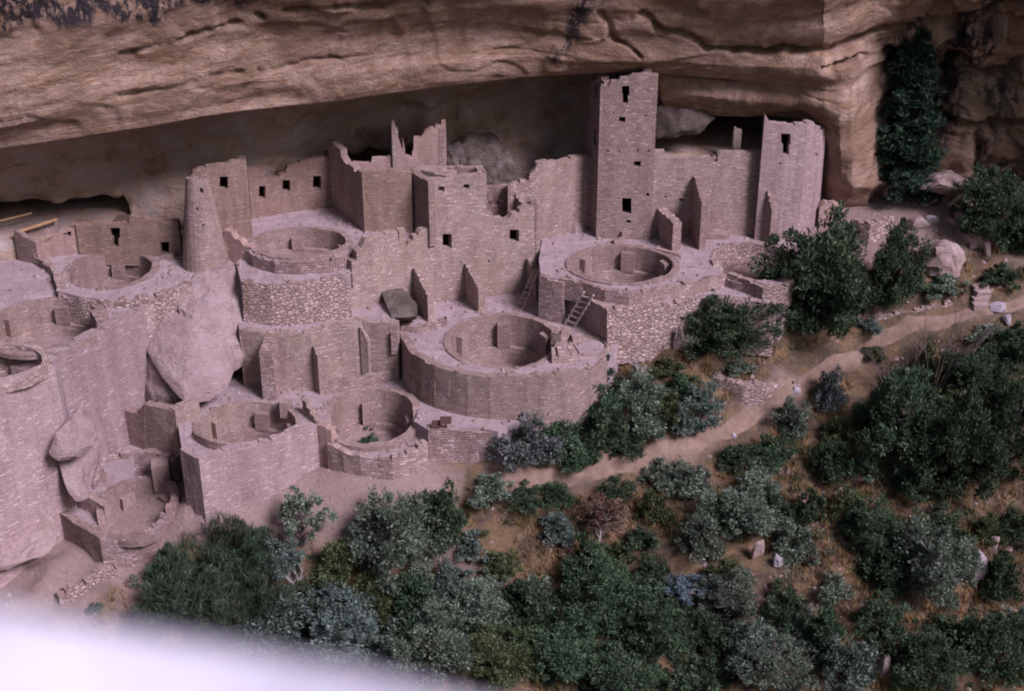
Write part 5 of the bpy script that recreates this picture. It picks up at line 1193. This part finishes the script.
PL = [
    # trees at the right
    (820, 346, 118, 140, 'large', 'juniper', 'big dark juniper in front of the rounded tower', 'tree', JG),
    (786, 326, 60, 70, 'large', 'juniper', 'lower left lobe of dark juniper scrub beside the big one at the rounded tower', 'tree', JG),
    (892, 312, 60, 98, 'large', 'juniper', 'narrower juniper with a dark hollow, right of the big juniper', 'tree', JG),
    (724, 372, 116, 92, 'large', 'juniper', 'dark drooping juniper below the small ruined kiva', 'tree', JG),
    (899, 216, 100, 176, 'cone', 'fir', 'tall dark fir growing in the cliff recess', 'tree', JG),
    (876, 176, 26, 60, 'large', 'pine', 'small dark sapling at the left foot of the tall cliff fir', 'tree', JG),
    (986, 252, 76, 90, 'large', 'juniper', 'leaning pinyon in front of the overhanging slab rock', 'tree', JG),
    (1030, 262, 60, 80, 'large', 'juniper', 'pinyon cut off by the right edge above the stone steps', 'tree', JG),
    (1015, 168, 40, 40, 'medium', 'pine', 'dark bush on the cliff ledge at the right edge', 'shrub', SG),
    # right mass below the path
    (905, 470, 92, 110, 'large', 'oak', 'dense dark scrub oak left of centre in the right-hand thicket', 'tree', JG),
    (955, 505, 110, 140, 'large', 'juniper', 'largest juniper of the right-hand thicket', 'tree', JG),
    (1010, 480, 90, 130, 'large', 'juniper', 'dark juniper at the right edge level with the path bend', 'tree', JG),
    (975, 400, 70, 60, 'large', 'juniper', 'low juniper under the stone steps at the right', 'tree', JG),
    (1018, 375, 56, 60, 'large', 'juniper', 'bluish juniper at the right edge just below the path', 'tree', JG),
    (932, 395, 60, 58, 'medium', 'olive', 'olive bush where the bare twigs stand below the upper path', 'shrub', SG),
    (885, 440, 60, 60, 'medium', 'olive', 'olive bush left of the right-hand thicket', 'shrub', SG),
    (868, 560, 74, 74, 'large', 'juniper', 'round juniper in the middle of the lower right slope', 'tree', JG),
    (935, 610, 100, 110, 'large', 'sage', 'greyish juniper with bleached dead tips, lower right', 'tree', JG),
    (1000, 600, 60, 60, 'medium', 'juniper', 'dark bush beside the two pale boulders at the right edge', 'shrub', SG),
    (1005, 690, 96, 96, 'large', 'juniper', 'juniper filling the bottom right corner', 'tree', JG),
    (925, 700, 96, 90, 'large', 'juniper', 'dark tree at the bottom edge left of the corner juniper', 'tree', JG),
    (850, 690, 80, 70, 'medium', 'teal', 'blue-green bush at the bottom edge under the round juniper', 'shrub', SG),
    (880, 640, 70, 60, 'medium', 'juniper', 'dark bush below the round juniper of the lower right', 'shrub', SG),
    (985, 545, 46, 40, 'medium', 'olive', 'small olive bush above the two pale boulders', 'shrub', SG),
    # group inside the path loop
    (530, 466, 76, 66, 'medium', 'grey', 'purple-grey bush at the left end of the group inside the path loop', 'shrub', SG),
    (562, 462, 66, 52, 'medium', 'oak', 'green bush in front of the purple-grey one inside the path loop', 'shrub', SG),
    (575, 425, 50, 50, 'medium', 'teal', 'blue-green bush against the central terrace wall', 'shrub', SG),
    (602, 404, 52, 56, 'medium', 'juniper', 'dark bush growing up the corner of the central terrace', 'shrub', SG),
    (608, 450, 60, 50, 'medium', 'juniper', 'dark bush in the middle of the group inside the path loop', 'shrub', SG),
    (640, 408, 56, 46, 'medium', 'sage', 'pale grey-green bush above the middle of the path loop', 'shrub', SG),
    (648, 444, 62, 50, 'medium', 'sage', 'grey-green bush near the path in the middle of the loop', 'shrub', SG),
    (686, 410, 46, 40, 'medium', 'oak', 'green bush left of the dry stone wall on the bend', 'shrub', SG),
    (696, 434, 54, 56, 'medium', 'teal', 'rounded blue-green bush at the right tip of the path loop', 'shrub', SG),
    (668, 380, 40, 26, 'small', 'olive', 'low olive bush under the rubble wall right of the ladder', 'shrub', SG),
    (740, 376, 44, 22, 'small', 'sage', 'low grey bush below the drooping juniper', 'shrub', SG),
    # beside the path, below it
    (828, 412, 36, 50, 'medium', 'grey', 'grey rounded bush above the fork of the path', 'shrub', SG),
    (794, 438, 42, 44, 'medium', 'sage', 'pale sage bush just below the dry stone wall end', 'shrub', SG),
    (775, 470, 48, 42, 'medium', 'oak', 'green bush right of the path elbow', 'shrub', SG),
    (736, 474, 50, 36, 'medium', 'juniper', 'dark bush directly under the path elbow', 'shrub', SG),
    (832, 482, 44, 56, 'medium', 'juniper', 'upright dark bush between the path elbow and the thicket', 'shrub', SG),
    (845, 520, 40, 40, 'small', 'olive', 'small olive bush right of the dark-hollow bush', 'shrub', SG),
    (690, 500, 60, 52, 'medium', 'sage', 'grey-green bush below the path, left of the big shrub mass', 'shrub', SG),
    (745, 545, 100, 84, 'large', 'sage', 'big grey-green shrub mass in the middle of the right slope', 'tree', JG),
    (702, 560, 60, 60, 'medium', 'sage', 'grey-green bush at the left foot of the big shrub mass', 'shrub', SG),
    (795, 565, 56, 56, 'medium', 'sage', 'sage bush right of the pale rock stump', 'shrub', SG),
    (808, 528, 34, 44, 'small', 'juniper', 'small bush with a dark hollow above the bare orange soil', 'shrub', SG),
    (489, 505, 48, 38, 'medium', 'sage', 'round bush at the left start of the path', 'shrub', SG),
    (524, 510, 44, 32, 'medium', 'juniper', 'dark low bush second from the left below the path', 'shrub', SG),
    (556, 508, 44, 32, 'medium', 'oak', 'green low bush third from the left below the path', 'shrub', SG),
    (612, 500, 40, 28, 'medium', 'juniper', 'dark low bush above the rust-coloured dead shrub', 'shrub', SG),
    (655, 525, 40, 40, 'small', 'olive', 'olive bush right of the rust-coloured dead shrub', 'shrub', SG),
    (600, 548, 56, 62, 'open', 'rust', 'dead rust-coloured shrub below the path', 'shrub', SG),
    (566, 560, 30, 22, 'small', 'rust', 'small rusty tuft left below the dead rust shrub', 'shrub', SG),
    (558, 545, 46, 38, 'medium', 'teal', 'blue-green bush left of the dead rust shrub', 'shrub', SG),
    # bottom centre
    (600, 640, 100, 90, 'large', 'oak', 'broad green oak at the bottom centre', 'tree', JG),
    (585, 590, 62, 60, 'medium', 'oak', 'deep green bush on top of the bottom-centre oak', 'shrub', SG),
    (655, 665, 92, 90, 'large', 'oak', 'green oak right of the broad bottom-centre one', 'tree', JG),
    (560, 690, 90, 84, 'large', 'oak', 'green oak on the bottom edge left of centre', 'tree', JG),
    (620, 712, 110, 80, 'large', 'oak', 'green oak on the bottom edge at the centre', 'tree', JG),
    (684, 612, 60, 46, 'open', 'blue', 'silvery blue shrub in the lower middle', 'shrub', SG),
    (732, 628, 76, 76, 'large', 'sage', 'sage-green tree right of the silvery blue shrub', 'tree', JG),
    (770, 690, 100, 76, 'large', 'sage', 'grey-green tree on the bottom edge right of centre', 'tree', JG),
    (700, 700, 80, 60, 'medium', 'oak', 'green bush on the bottom edge between oak and grey-green tree', 'shrub', SG),
    (820, 655, 60, 66, 'medium', 'oak', 'bright green bush below the bare orange soil', 'shrub', SG),
    (783, 620, 56, 50, 'medium', 'juniper', 'dark bush under the pale rock stump', 'shrub', SG),
    (478, 640, 80, 72, 'large', 'sage', 'feathery grey-green tree at the lower centre-left', 'tree', JG),
    (500, 690, 90, 76, 'large', 'olive', 'olive tree on the bottom edge left of the oaks', 'tree', JG),
    (436, 690, 96, 96, 'large', 'sage', 'grey-green tree on the bottom edge above the pale foreground rock', 'tree', JG),
    (500, 580, 46, 36, 'small', 'olive', 'low olive tuft on the dry grass slope', 'shrub', SG),
    (470, 560, 40, 34, 'small', 'teal', 'small blue-green tuft at the left of the dry grass slope', 'shrub', SG),
    # bottom left band
    (442, 545, 56, 70, 'medium', 'juniper', 'dark green bush right of the tall grey-green bush by the ruins', 'shrub', SG),
    (450, 610, 60, 56, 'medium', 'teal', 'blue-green bush right of the tall grey-green one', 'shrub', SG),
    (392, 590, 100, 112, 'large', 'sage', 'tall pale grey-green bush in front of the weedy kiva wall', 'tree', JG),
    (418, 632, 70, 70, 'medium', 'oak', 'dark green bush at the foot of the tall grey-green one', 'shrub', SG),
    (303, 556, 60, 74, 'open', 'sage', 'thin open bush on a bare stem in front of the curved wall', 'shrub', SG),
    (345, 660, 110, 84, 'large', 'teal', 'pale blue-green shrub above the foreground rock', 'tree', JG),
    (285, 640, 80, 64, 'medium', 'teal', 'blue-green shrub left of the largest pale one', 'shrub', SG),
    (385, 680, 76, 60, 'medium', 'teal', 'blue-green shrub at the lower right of the pale pair', 'shrub', SG),
    (182, 618, 104, 84, 'spiky', 'spiky', 'wiry green bush at the left end of the bottom thicket', 'shrub', SG),
    (232, 590, 100, 84, 'spiky', 'spiky', 'upright wiry bush under the curved kiva wall', 'shrub', SG),
    (262, 625, 80, 66, 'spiky', 'spiky', 'wiry bush with tan patches in the bottom thicket', 'shrub', SG),
    (225, 650, 90, 66, 'spiky', 'spiky', 'lowest wiry bush next to the foreground rock', 'shrub', SG),
    (286, 575, 50, 44, 'medium', 'teal', 'small blue-green bush between wiry bush and open bush', 'shrub', SG),
    (340, 585, 56, 50, 'medium', 'olive', 'olive bush between the open bush and the tall grey-green one', 'shrub', SG),
    (318, 620, 56, 50, 'medium', 'juniper', 'dark bush behind the pale blue-green shrub', 'shrub', SG),
    (150, 640, 60, 40, 'spiky', 'spiky', 'sparse wiry bush at the far left of the bottom thicket', 'shrub', SG),
    (96, 612, 20, 10, 'small', 'oak', 'tiny green tuft on the lower left dust', 'shrub', SG),
    # small ones along the upper path
    (875, 362, 30, 20, 'small', 'olive', 'low tuft on the outer edge of the upper path', 'shrub', SG),
    (870, 334, 32, 20, 'small', 'teal', 'green tuft at the foot of the upper rubble wall', 'shrub', SG),
    (945, 300, 50, 30, 'small', 'sage', 'pale low bush above the rubble wall near the steps', 'shrub', SG),
    (915, 296, 36, 24, 'small', 'oak', 'green tuft under the rounded boulder', 'shrub', SG),
    (990, 345, 50, 26, 'small', 'sage', 'grey-green low bush below the path near the steps', 'shrub', SG),
    (700, 305, 46, 26, 'small', 'olive', 'olive tuft growing on the ledge below the tower kiva', 'shrub', SG),
    (1000, 290, 40, 30, 'small', 'juniper', 'dark low bush above the stone steps', 'shrub', SG),
    (865, 480, 40, 36, 'small', 'oak', 'green bush tucked against the thicket', 'shrub', SG),
    (910, 550, 60, 50, 'medium', 'olive', 'olive bush between the round juniper and the thicket', 'shrub', SG),
    (655, 590, 46, 44, 'medium', 'juniper', 'dark bush left of the silvery blue shrub', 'shrub', SG),
    (725, 590, 46, 40, 'small', 'olive', 'olive bush below the big shrub mass', 'shrub', SG),
    (540, 610, 46, 40, 'small', 'sage', 'sage tuft at the lower end of the dry grass', 'shrub', SG),
    (620, 565, 36, 30, 'small', 'olive', 'olive tuft right below the dead rust shrub', 'shrub', SG),
    (842, 455, 46, 44, 'medium', 'olive', 'olive bush left of the scrub oak of the thicket', 'shrub', SG),
    (715, 530, 56, 50, 'medium', 'oak', 'deep green bush left on the big shrub mass', 'shrub', SG),
    (770, 525, 50, 46, 'medium', 'juniper', 'dark bush right above the big shrub mass', 'shrub', SG),
    (640, 555, 44, 36, 'small', 'juniper', 'dark low tuft right of the white pebble', 'shrub', SG),
    (660, 620, 60, 56, 'medium', 'oak', 'green bush between the oaks and the silvery blue shrub', 'shrub', SG),
    (705, 655, 70, 60, 'medium', 'juniper', 'dark bush below the silvery blue shrub', 'shrub', SG),
    (745, 665, 70, 60, 'medium', 'teal', 'blue-green bush below the sage-green tree', 'shrub', SG),
    (800, 640, 50, 44, 'medium', 'sage', 'sage bush on the left edge of the bare orange soil', 'shrub', SG),
    (835, 600, 40, 32, 'small', 'sage', 'lone sage tuft on the bare orange soil', 'shrub', SG),
    (890, 590, 60, 60, 'medium', 'oak', 'green bush between the round juniper and the bleached one', 'shrub', SG),
    (960, 660, 70, 64, 'medium', 'juniper', 'dark bush below the bleached juniper', 'shrub', SG),
    (1020, 640, 50, 50, 'medium', 'sage', 'greyish bush on the right edge below the pale boulders', 'shrub', SG),
    (940, 545, 60, 50, 'medium', 'juniper', 'dark bush under the largest juniper of the thicket', 'shrub', SG),
    (910, 505, 60, 60, 'medium', 'juniper', 'dark bush at the foot of the scrub oak', 'shrub', SG),
    (1015, 545, 50, 50, 'medium', 'juniper', 'dark bush on the right edge above the narrow pale rock', 'shrub', SG),
    (960, 440, 70, 60, 'medium', 'olive', 'olive bush in the middle of the upper thicket', 'shrub', SG),
    (1005, 420, 60, 56, 'medium', 'juniper', 'dark bush in the upper right of the thicket', 'shrub', SG),
    (905, 410, 50, 44, 'medium', 'sage', 'grey-green bush below the second leafless shrub', 'shrub', SG),
    (530, 640, 70, 70, 'medium', 'juniper', 'dark bush left of the broad bottom-centre oak', 'shrub', SG),
    (455, 655, 66, 60, 'medium', 'juniper', 'dark bush between the grey-green trees at the bottom', 'shrub', SG),
    (370, 630, 66, 60, 'medium', 'olive', 'olive bush below the tall grey-green one', 'shrub', SG),
    (415, 560, 60, 64, 'medium', 'sage', 'grey-green bush on the right shoulder of the tall one', 'shrub', SG),
    (215, 610, 60, 56, 'medium', 'juniper', 'dark rounded bush among the wiry ones', 'shrub', SG),
    (165, 590, 50, 44, 'medium', 'oak', 'green bush at the upper left of the wiry ones', 'shrub', SG),
    (255, 570, 50, 50, 'medium', 'oak', 'green bush at the upper right of the wiry ones', 'shrub', SG),
    (262, 660, 70, 56, 'medium', 'teal', 'blue-green bush just above the foreground rock', 'shrub', SG),
    (320, 690, 80, 60, 'medium', 'teal', 'blue-green bush half hidden by the foreground rock', 'shrub', SG),
    (585, 470, 44, 34, 'medium', 'oak', 'green low bush at the path edge inside the loop', 'shrub', SG),
    (625, 460, 44, 34, 'medium', 'juniper', 'dark low bush at the path edge inside the loop', 'shrub', SG),
    (545, 440, 50, 44, 'medium', 'grey', 'second purple-grey bush, behind the first', 'shrub', SG),
    (600, 425, 60, 50, 'medium', 'oak', 'green bush behind the middle of the group in the loop', 'shrub', SG),
    (665, 425, 50, 40, 'medium', 'olive', 'olive bush behind the grey-green one in the loop', 'shrub', SG),
    (845, 330, 70, 76, 'large', 'juniper', 'right lower skirt of the big juniper', 'tree', JG),
    (760, 490, 50, 40, 'medium', 'sage', 'sage bush above the big shrub mass', 'shrub', SG),
    (655, 486, 46, 34, 'small', 'sage', 'sage bush hugging the lower edge of the path', 'shrub', SG),
]
for (px, py, wp, hp, size, kind, label, cat, grp) in PL:
    o = plant(px, py, wp, hp, size, kind, label, cat, group=grp, name={'tree': 'tree', 'shrub': 'shrub'}[cat], mat2='deadwood' if kind in ('rust', 'blue') or 'bleached' in label else None)

# weeds inside the small kiva
for i, (px, py, s_, lb) in enumerate([(367, 427, 12, 'green weed tuft against the back wall inside the weedy kiva'), (371, 443, 16, 'green weed tuft behind the front rim inside the weedy kiva')]):
    plant(px, py, s_ + 6, s_, 'small', 'oak', lb, 'weed', name='weed', z=-6.1, group='weeds in the small kiva')

# bare twiggy shrubs
def bare(label, px, py, hpx, lean, seed, n=9, mat='bark'):
    rs = random.Random(seed); p = ground(px, py); sc = (p.y * cos(PITCH) + (H - p.z) * sin(PITCH)) / F; h = hpx * sc / .9; ch = []
    for i in range(n):
        a = rs.uniform(-1, 1); e = Vector((a * h * .45 + lean * h * .5, rs.uniform(-.3, .3) * h, h * rs.uniform(.6, 1))); m = e * .5 + Vector((rs.uniform(-.1, .1) * h, 0, .05 * h))
        ch.append([((rs.uniform(-.05, .05), 0, -.2), .035), (m, .024), (e, .007)])
        for k in range(3):
            s = m.lerp(e, rs.uniform(0, .8)); q = s + Vector((rs.uniform(-.3, .3) * h, rs.uniform(-.2, .2) * h, rs.uniform(.1, .3) * h)); ch.append([(s, .014), (s.lerp(q, .5) + Vector((0, 0, .03)), .010), (q, .004)])
    v, f = tubes(ch, 5); o = mk('bare_shrub', [Vector(x) + p for x in v], f, M[mat]); tag(o, label, 'shrub', 'bare twiggy shrubs')
bare('tall leafless shrub with arching dark twigs below the upper path', 932, 395, 90, .4, 1, 12)
bare('second leafless shrub left of the tall one below the upper path', 893, 400, 70, -.2, 2)
bare('bleached dead branches among the bottom-centre oaks', 590, 625, 34, 0, 3, 6, 'deadwood')
bare('bleached twigs on top of the greyish lower right juniper', 905, 560, 34, .3, 4, 8, 'deadwood')
bare('pale dead twig fan behind the central terrace bushes', 640, 385, 26, 0, 5, 6, 'deadwood')
bare('pale arching twigs below the thin open bush', 300, 600, 40, -.3, 6, 5, 'deadwood')

# loose rocks and boulders on the slope
def blob(label, px, py, wpx, hpx, mat='rock', name='rock', cat='rock', group='rocks on the slope', dep=.7, disp=.08, z=None, sink=.12, seed=0):
    p = ground(px, py) if z is None else g(px, py, z); sc = (p.y * cos(PITCH) + (H - p.z) * sin(PITCH)) / F; w_ = wpx * sc / 2; h_ = hpx * sc / .9
    rs = random.Random(seed * 31 + int(px)); ptz = []
    for i in range(16):
        a = rs.uniform(0, 6.28); u = rs.uniform(0, 1); rr = rs.uniform(.8, 1.05) * (1 if u < .5 else rs.uniform(.55, .85))
        ptz.append(Vector((p.x + cos(a) * w_ * rr, p.y + w_ * .3 + sin(a) * w_ * rr * dep, p.z - sink + (h_ + sink) * u)))
    return rock(name, ptz, M[mat], label, cat, group, disp=disp * min(1, w_ * 1.4), fr=1.4, cuts=2)
blob('big rounded boulder between the second juniper and the leaning pinyon', 938, 274, 56, 34, 'rock', 'boulder', 'boulder', disp=.18, seed=1)
blob('small boulder tucked left of the big rounded one', 917, 262, 18, 18, 'rock', 'boulder', 'boulder', seed=2)
blob('upright grey stone at the pinyon foot', 985, 256, 13, 16, 'rock', seed=3)
blob('small stone left of the grey stone at the pinyon foot', 974, 250, 10, 12, 'rock', seed=4)
blob('flat lavender slab beside the stone steps', 998, 313, 20, 10, 'greyrock', seed=5)
blob('pale stone below the lavender slab', 1006, 325, 12, 12, 'greyrock', seed=6)
blob('pale jagged rock stump in the big shrub mass', 757, 560, 15, 24, 'rock', seed=7, disp=.14)
blob('grey stone right of the pale rock stump', 778, 568, 12, 14, 'greyrock', seed=8)
blob('large pale boulder near the right edge among junipers', 980, 584, 22, 34, 'greyrock', 'boulder', 'boulder', seed=9)
blob('narrow pale rock above the large pale boulder', 994, 550, 12, 15, 'rock', seed=10)
blob('dull round stone at the bottom right slope', 884, 674, 14, 20, 'rock', seed=11)
blob('white stone pair at the left of the dry grass slope', 460, 528, 10, 7, 'greyrock', seed=12)
blob('white pebble right of the dead rust shrub', 628, 556, 9, 6, 'greyrock', seed=13)
blob('pale stone on the path bend', 734, 438, 6, 6, 'greyrock', seed=14)
blob('pale slab at the right end of the dry stone wall', 796, 392, 12, 6, 'greyrock', seed=15)
blob('sandy rock at the left start of the path', 474, 462, 14, 18, 'rock', seed=16)
blob('rubbly rock under the ledge right of the ladder bay', 690, 350, 30, 22, 'rock', seed=17, disp=.15)
blob('rounded rock below the rubble wall right of the ladder', 640, 352, 36, 20, 'rock', seed=18, disp=.1)
blob('pale rock under the drooping juniper', 679, 352, 12, 30, 'rock', seed=19)
blob('lower boulder of the pile left of the tall fir foot', 872, 196, 40, 26, 'rock', 'boulder', 'boulder', seed=20, disp=.15)
blob('upper pale boulder of the pile beside the tall fir', 912, 172, 40, 24, 'rock', 'boulder', 'boulder', seed=21, disp=.15)
blob('middle pinkish boulder of the pile below the tall fir', 897, 202, 42, 36, 'rock', 'boulder', 'boulder', seed=22, disp=.18)
blob('small rock on the sandy flat below the pile', 918, 228, 26, 10, 'rock', seed=23)
blob('grey rock on the sandy flat', 932, 226, 22, 12, 'greyrock', seed=24)
blob('low rock right of the grey one on the sandy flat', 962, 220, 22, 12, 'rock', seed=25)
blob('support stone left under the overhanging slab', 929, 206, 16, 16, 'rock', seed=26)
blob('orange support stone under the overhanging slab', 945, 204, 9, 20, 'rock', seed=27)
rock('boulder', [gy(918, 188, 66.6), gy(934, 172, 67.4), (gy(948, 170, 67.6)), gy(976, 190, 66.6), gy(966, 191, 65.8), gy(940, 184, 65.6), gy(922, 190, 66.0), gy(930, 180, 69), gy(972, 182, 69), gy(950, 172, 69)], M['rock'],
     'big overhanging grey slab rock with a dark hollow under it', 'boulder', disp=.12, fr=1.1)
rock('boulder', [gy(952, 206, 68.2), gy(1000, 206, 68.2), gy(1000, 186, 68.4), gy(958, 186, 68.4), gy(975, 186, 69.4)], M['rock'], 'shadowed rock block under the leaning pinyon', 'boulder', disp=.2)
# stone steps on the path
for i, (px, py, lb) in enumerate([(980, 306, 'lowest of the rough stone steps on the upper path'), (981, 300, 'second rough stone step from the bottom on the upper path'), (982, 294.5, 'third rough stone step from the bottom on the upper path'), (980, 289, 'top one of the rough stone steps on the upper path')]):
    p = ground(px, py); v, f, u = box((p.x, p.y, p.z - .25), .75, .35, .40 + .02 * i, .15, .05); tag(mk('stone_step', v, f, M['rock'], None, u), lb, 'step', 'rough stone steps on the path')

# dry grass on the slopes and loose stones: uncountable
rs = np.random.RandomState(5)
def scatter(n, x0, x1, y0, y1, cond):
    X = rs.uniform(x0, x1, n); Y = rs.uniform(y0, y1, n); Bx = bareattr(X, Y); pd = pathdist(X, Y); k = cond(X, Y, Bx, pd); return X[k], Y[k], terr(X[k], Y[k])
X, Y, Z = scatter(34000, -22, 30, 40, 66, lambda X, Y, B_, pd: (B_ < .35) & (pd > .75) & (vnoise(X, Y, .45, 61) + .5 * vnoise(X, Y, 1.6, 62) > -.05) & ~((X < 5) & (Y > 54.5)))
n = len(X); per = 5; Xc = np.repeat(X, per) + rs.normal(size=n * per) * .06; Yc = np.repeat(Y, per) + rs.normal(size=n * per) * .06; Zc = np.repeat(Z, per)
hh = rs.uniform(.08, .28, n * per); ax = np.stack([rs.normal(size=n * per) * .35, rs.normal(size=n * per) * .35, np.ones(n * per)], 1) * hh[:, None]
sd2 = rvec(rs, n * per) * np.array([1, 1, .1]) * .022
gm = quadmesh('dry_grass', np.stack([Xc, Yc, Zc], 1) + ax * .8, ax, sd2); go = link('dry_grass', gm, LM['grass']); tag(go, 'dry yellow-brown grass on the canyon slope', 'grass', kind='stuff')
for ci, (cm, cn, nm_, lb_) in enumerate([('olive', 330, 'ground_cover', 'low olive scrub and weeds covering the slope between the bushes'), ('sage', 260, 'ground_cover', 'low grey-green sage seedlings covering the slope between the bushes')]):
    X, Y, Z = scatter(cn * 5, -12, 30, 41, 63, lambda X, Y, B_, pd: (B_ < .3) & (pd > 1.0) & (vnoise(X, Y, .5, 71 + ci) > -.12) & ~((X < 5) & (Y > 54.0)))
    X, Y, Z = X[:cn], Y[:cn], Z[:cn]; m_n = 130; rad_ = rs.uniform(.18, .55, len(X)); k = np.repeat(np.arange(len(X)), m_n); dd = rvec(rs, len(k)); dd[:, 2] = np.abs(dd[:, 2]) * .8; rr_ = rs.uniform(0, 1, len(k)) ** .5
    Cc = np.stack([X[k], Y[k], Z[k]], 1) + dd * (rr_ * rad_[k])[:, None]; ax = dd + rs.normal(size=(len(k), 3)) * .5 + np.array([0, 0, .5]); ax /= np.linalg.norm(ax, axis=1, keepdims=True); sdv = np.cross(ax, rvec(rs, len(k))); sdv /= np.linalg.norm(sdv, axis=1, keepdims=True) + 1e-6
    Lv = rs.uniform(.03, .09, len(k)); q_ = quadmesh(nm_, Cc, ax * Lv[:, None], sdv * (Lv * .35)[:, None]); tag(link(nm_, q_, LM[cm]), lb_, 'ground cover', kind='stuff')
X, Y, Z = scatter(5200, -24, 32, 40, 68.5, lambda X, Y, B_, pd: ((pd > .5) & (rs.uniform(size=len(X)) < .45 + .5 * (vnoise(X, Y, .4, 63) > .1))) & ~((X < 5) & (Y > 54.0)))
X, Y, Z = list(X), list(Y), list(Z)
for (sz_, pv, inp_, lp_) in SLABS:      # crumbled stones along the walls and pit rims
    for _ in range(int(len(pv) * 1.1)):
        q = pv[RND.randrange(len(pv))]; x_, y_ = q.x + RND.gauss(0, .16), q.y + RND.gauss(0, .16)
        if inp_(x_, y_): X.append(x_); Y.append(y_); Z.append(sz_ + .02)
vs = []; fs = []
for x, y, z in zip(X, Y, Z):
    s = RND.choice([.03, .04, .05, .05, .07, .09]) * (1.3 if RND.random() < .1 else 1); b = len(vs); a = RND.uniform(0, 3.1); ca, sa = cos(a), sin(a)
    for (dx, dy, dz) in ((-1, -1, -.4), (1, -.8, -.4), (.9, 1, -.4), (-1, .8, -.4), (-.6, -.6, .7), (.7, -.5, .6), (.5, .6, .8), (-.6, .5, .6)):
        dx *= s * RND.uniform(.7, 1.3) * 1.3; dy *= s * RND.uniform(.7, 1.2); vs.append((x + dx * ca - dy * sa, y + dx * sa + dy * ca, z + dz * s))
    fs += [[b + i for i in q] for q in ([4, 5, 6, 7], [0, 1, 5, 4], [1, 2, 6, 5], [2, 3, 7, 6], [3, 0, 4, 7])]
o = mk('loose_stones', vs, fs, M['rock']); tag(o, 'loose pale stones scattered over the slope', 'stones', kind='stuff')

# ------------------------------------------------------------------ the viewpoint: rim rock, overexposed sun put into its pale colour, right in front of the viewer, out of focus
v, f, u = box((0, -14, -24), 60, 24, 24 + H - 1.6); o = mk('overlook_ground', v, f, M['soil']); o['kind'] = 'structure'; o['label'] = 'flat rim of the viewpoint'
m_, n__, b__ = newmat('overexposed_rim_rock')
nz_ = noise(n__, N(n__, 'ShaderNodeNewGeometry').outputs['Position'], 30, 4); n__.links.new(ramp(n__, nz_.outputs[0], [(.3, (.60, .56, .64)), (.7, (.78, .74, .83))]), b__.inputs['Base Color']); M['rim'] = m_  # near-white colour carries the glare of overexposed sunlight
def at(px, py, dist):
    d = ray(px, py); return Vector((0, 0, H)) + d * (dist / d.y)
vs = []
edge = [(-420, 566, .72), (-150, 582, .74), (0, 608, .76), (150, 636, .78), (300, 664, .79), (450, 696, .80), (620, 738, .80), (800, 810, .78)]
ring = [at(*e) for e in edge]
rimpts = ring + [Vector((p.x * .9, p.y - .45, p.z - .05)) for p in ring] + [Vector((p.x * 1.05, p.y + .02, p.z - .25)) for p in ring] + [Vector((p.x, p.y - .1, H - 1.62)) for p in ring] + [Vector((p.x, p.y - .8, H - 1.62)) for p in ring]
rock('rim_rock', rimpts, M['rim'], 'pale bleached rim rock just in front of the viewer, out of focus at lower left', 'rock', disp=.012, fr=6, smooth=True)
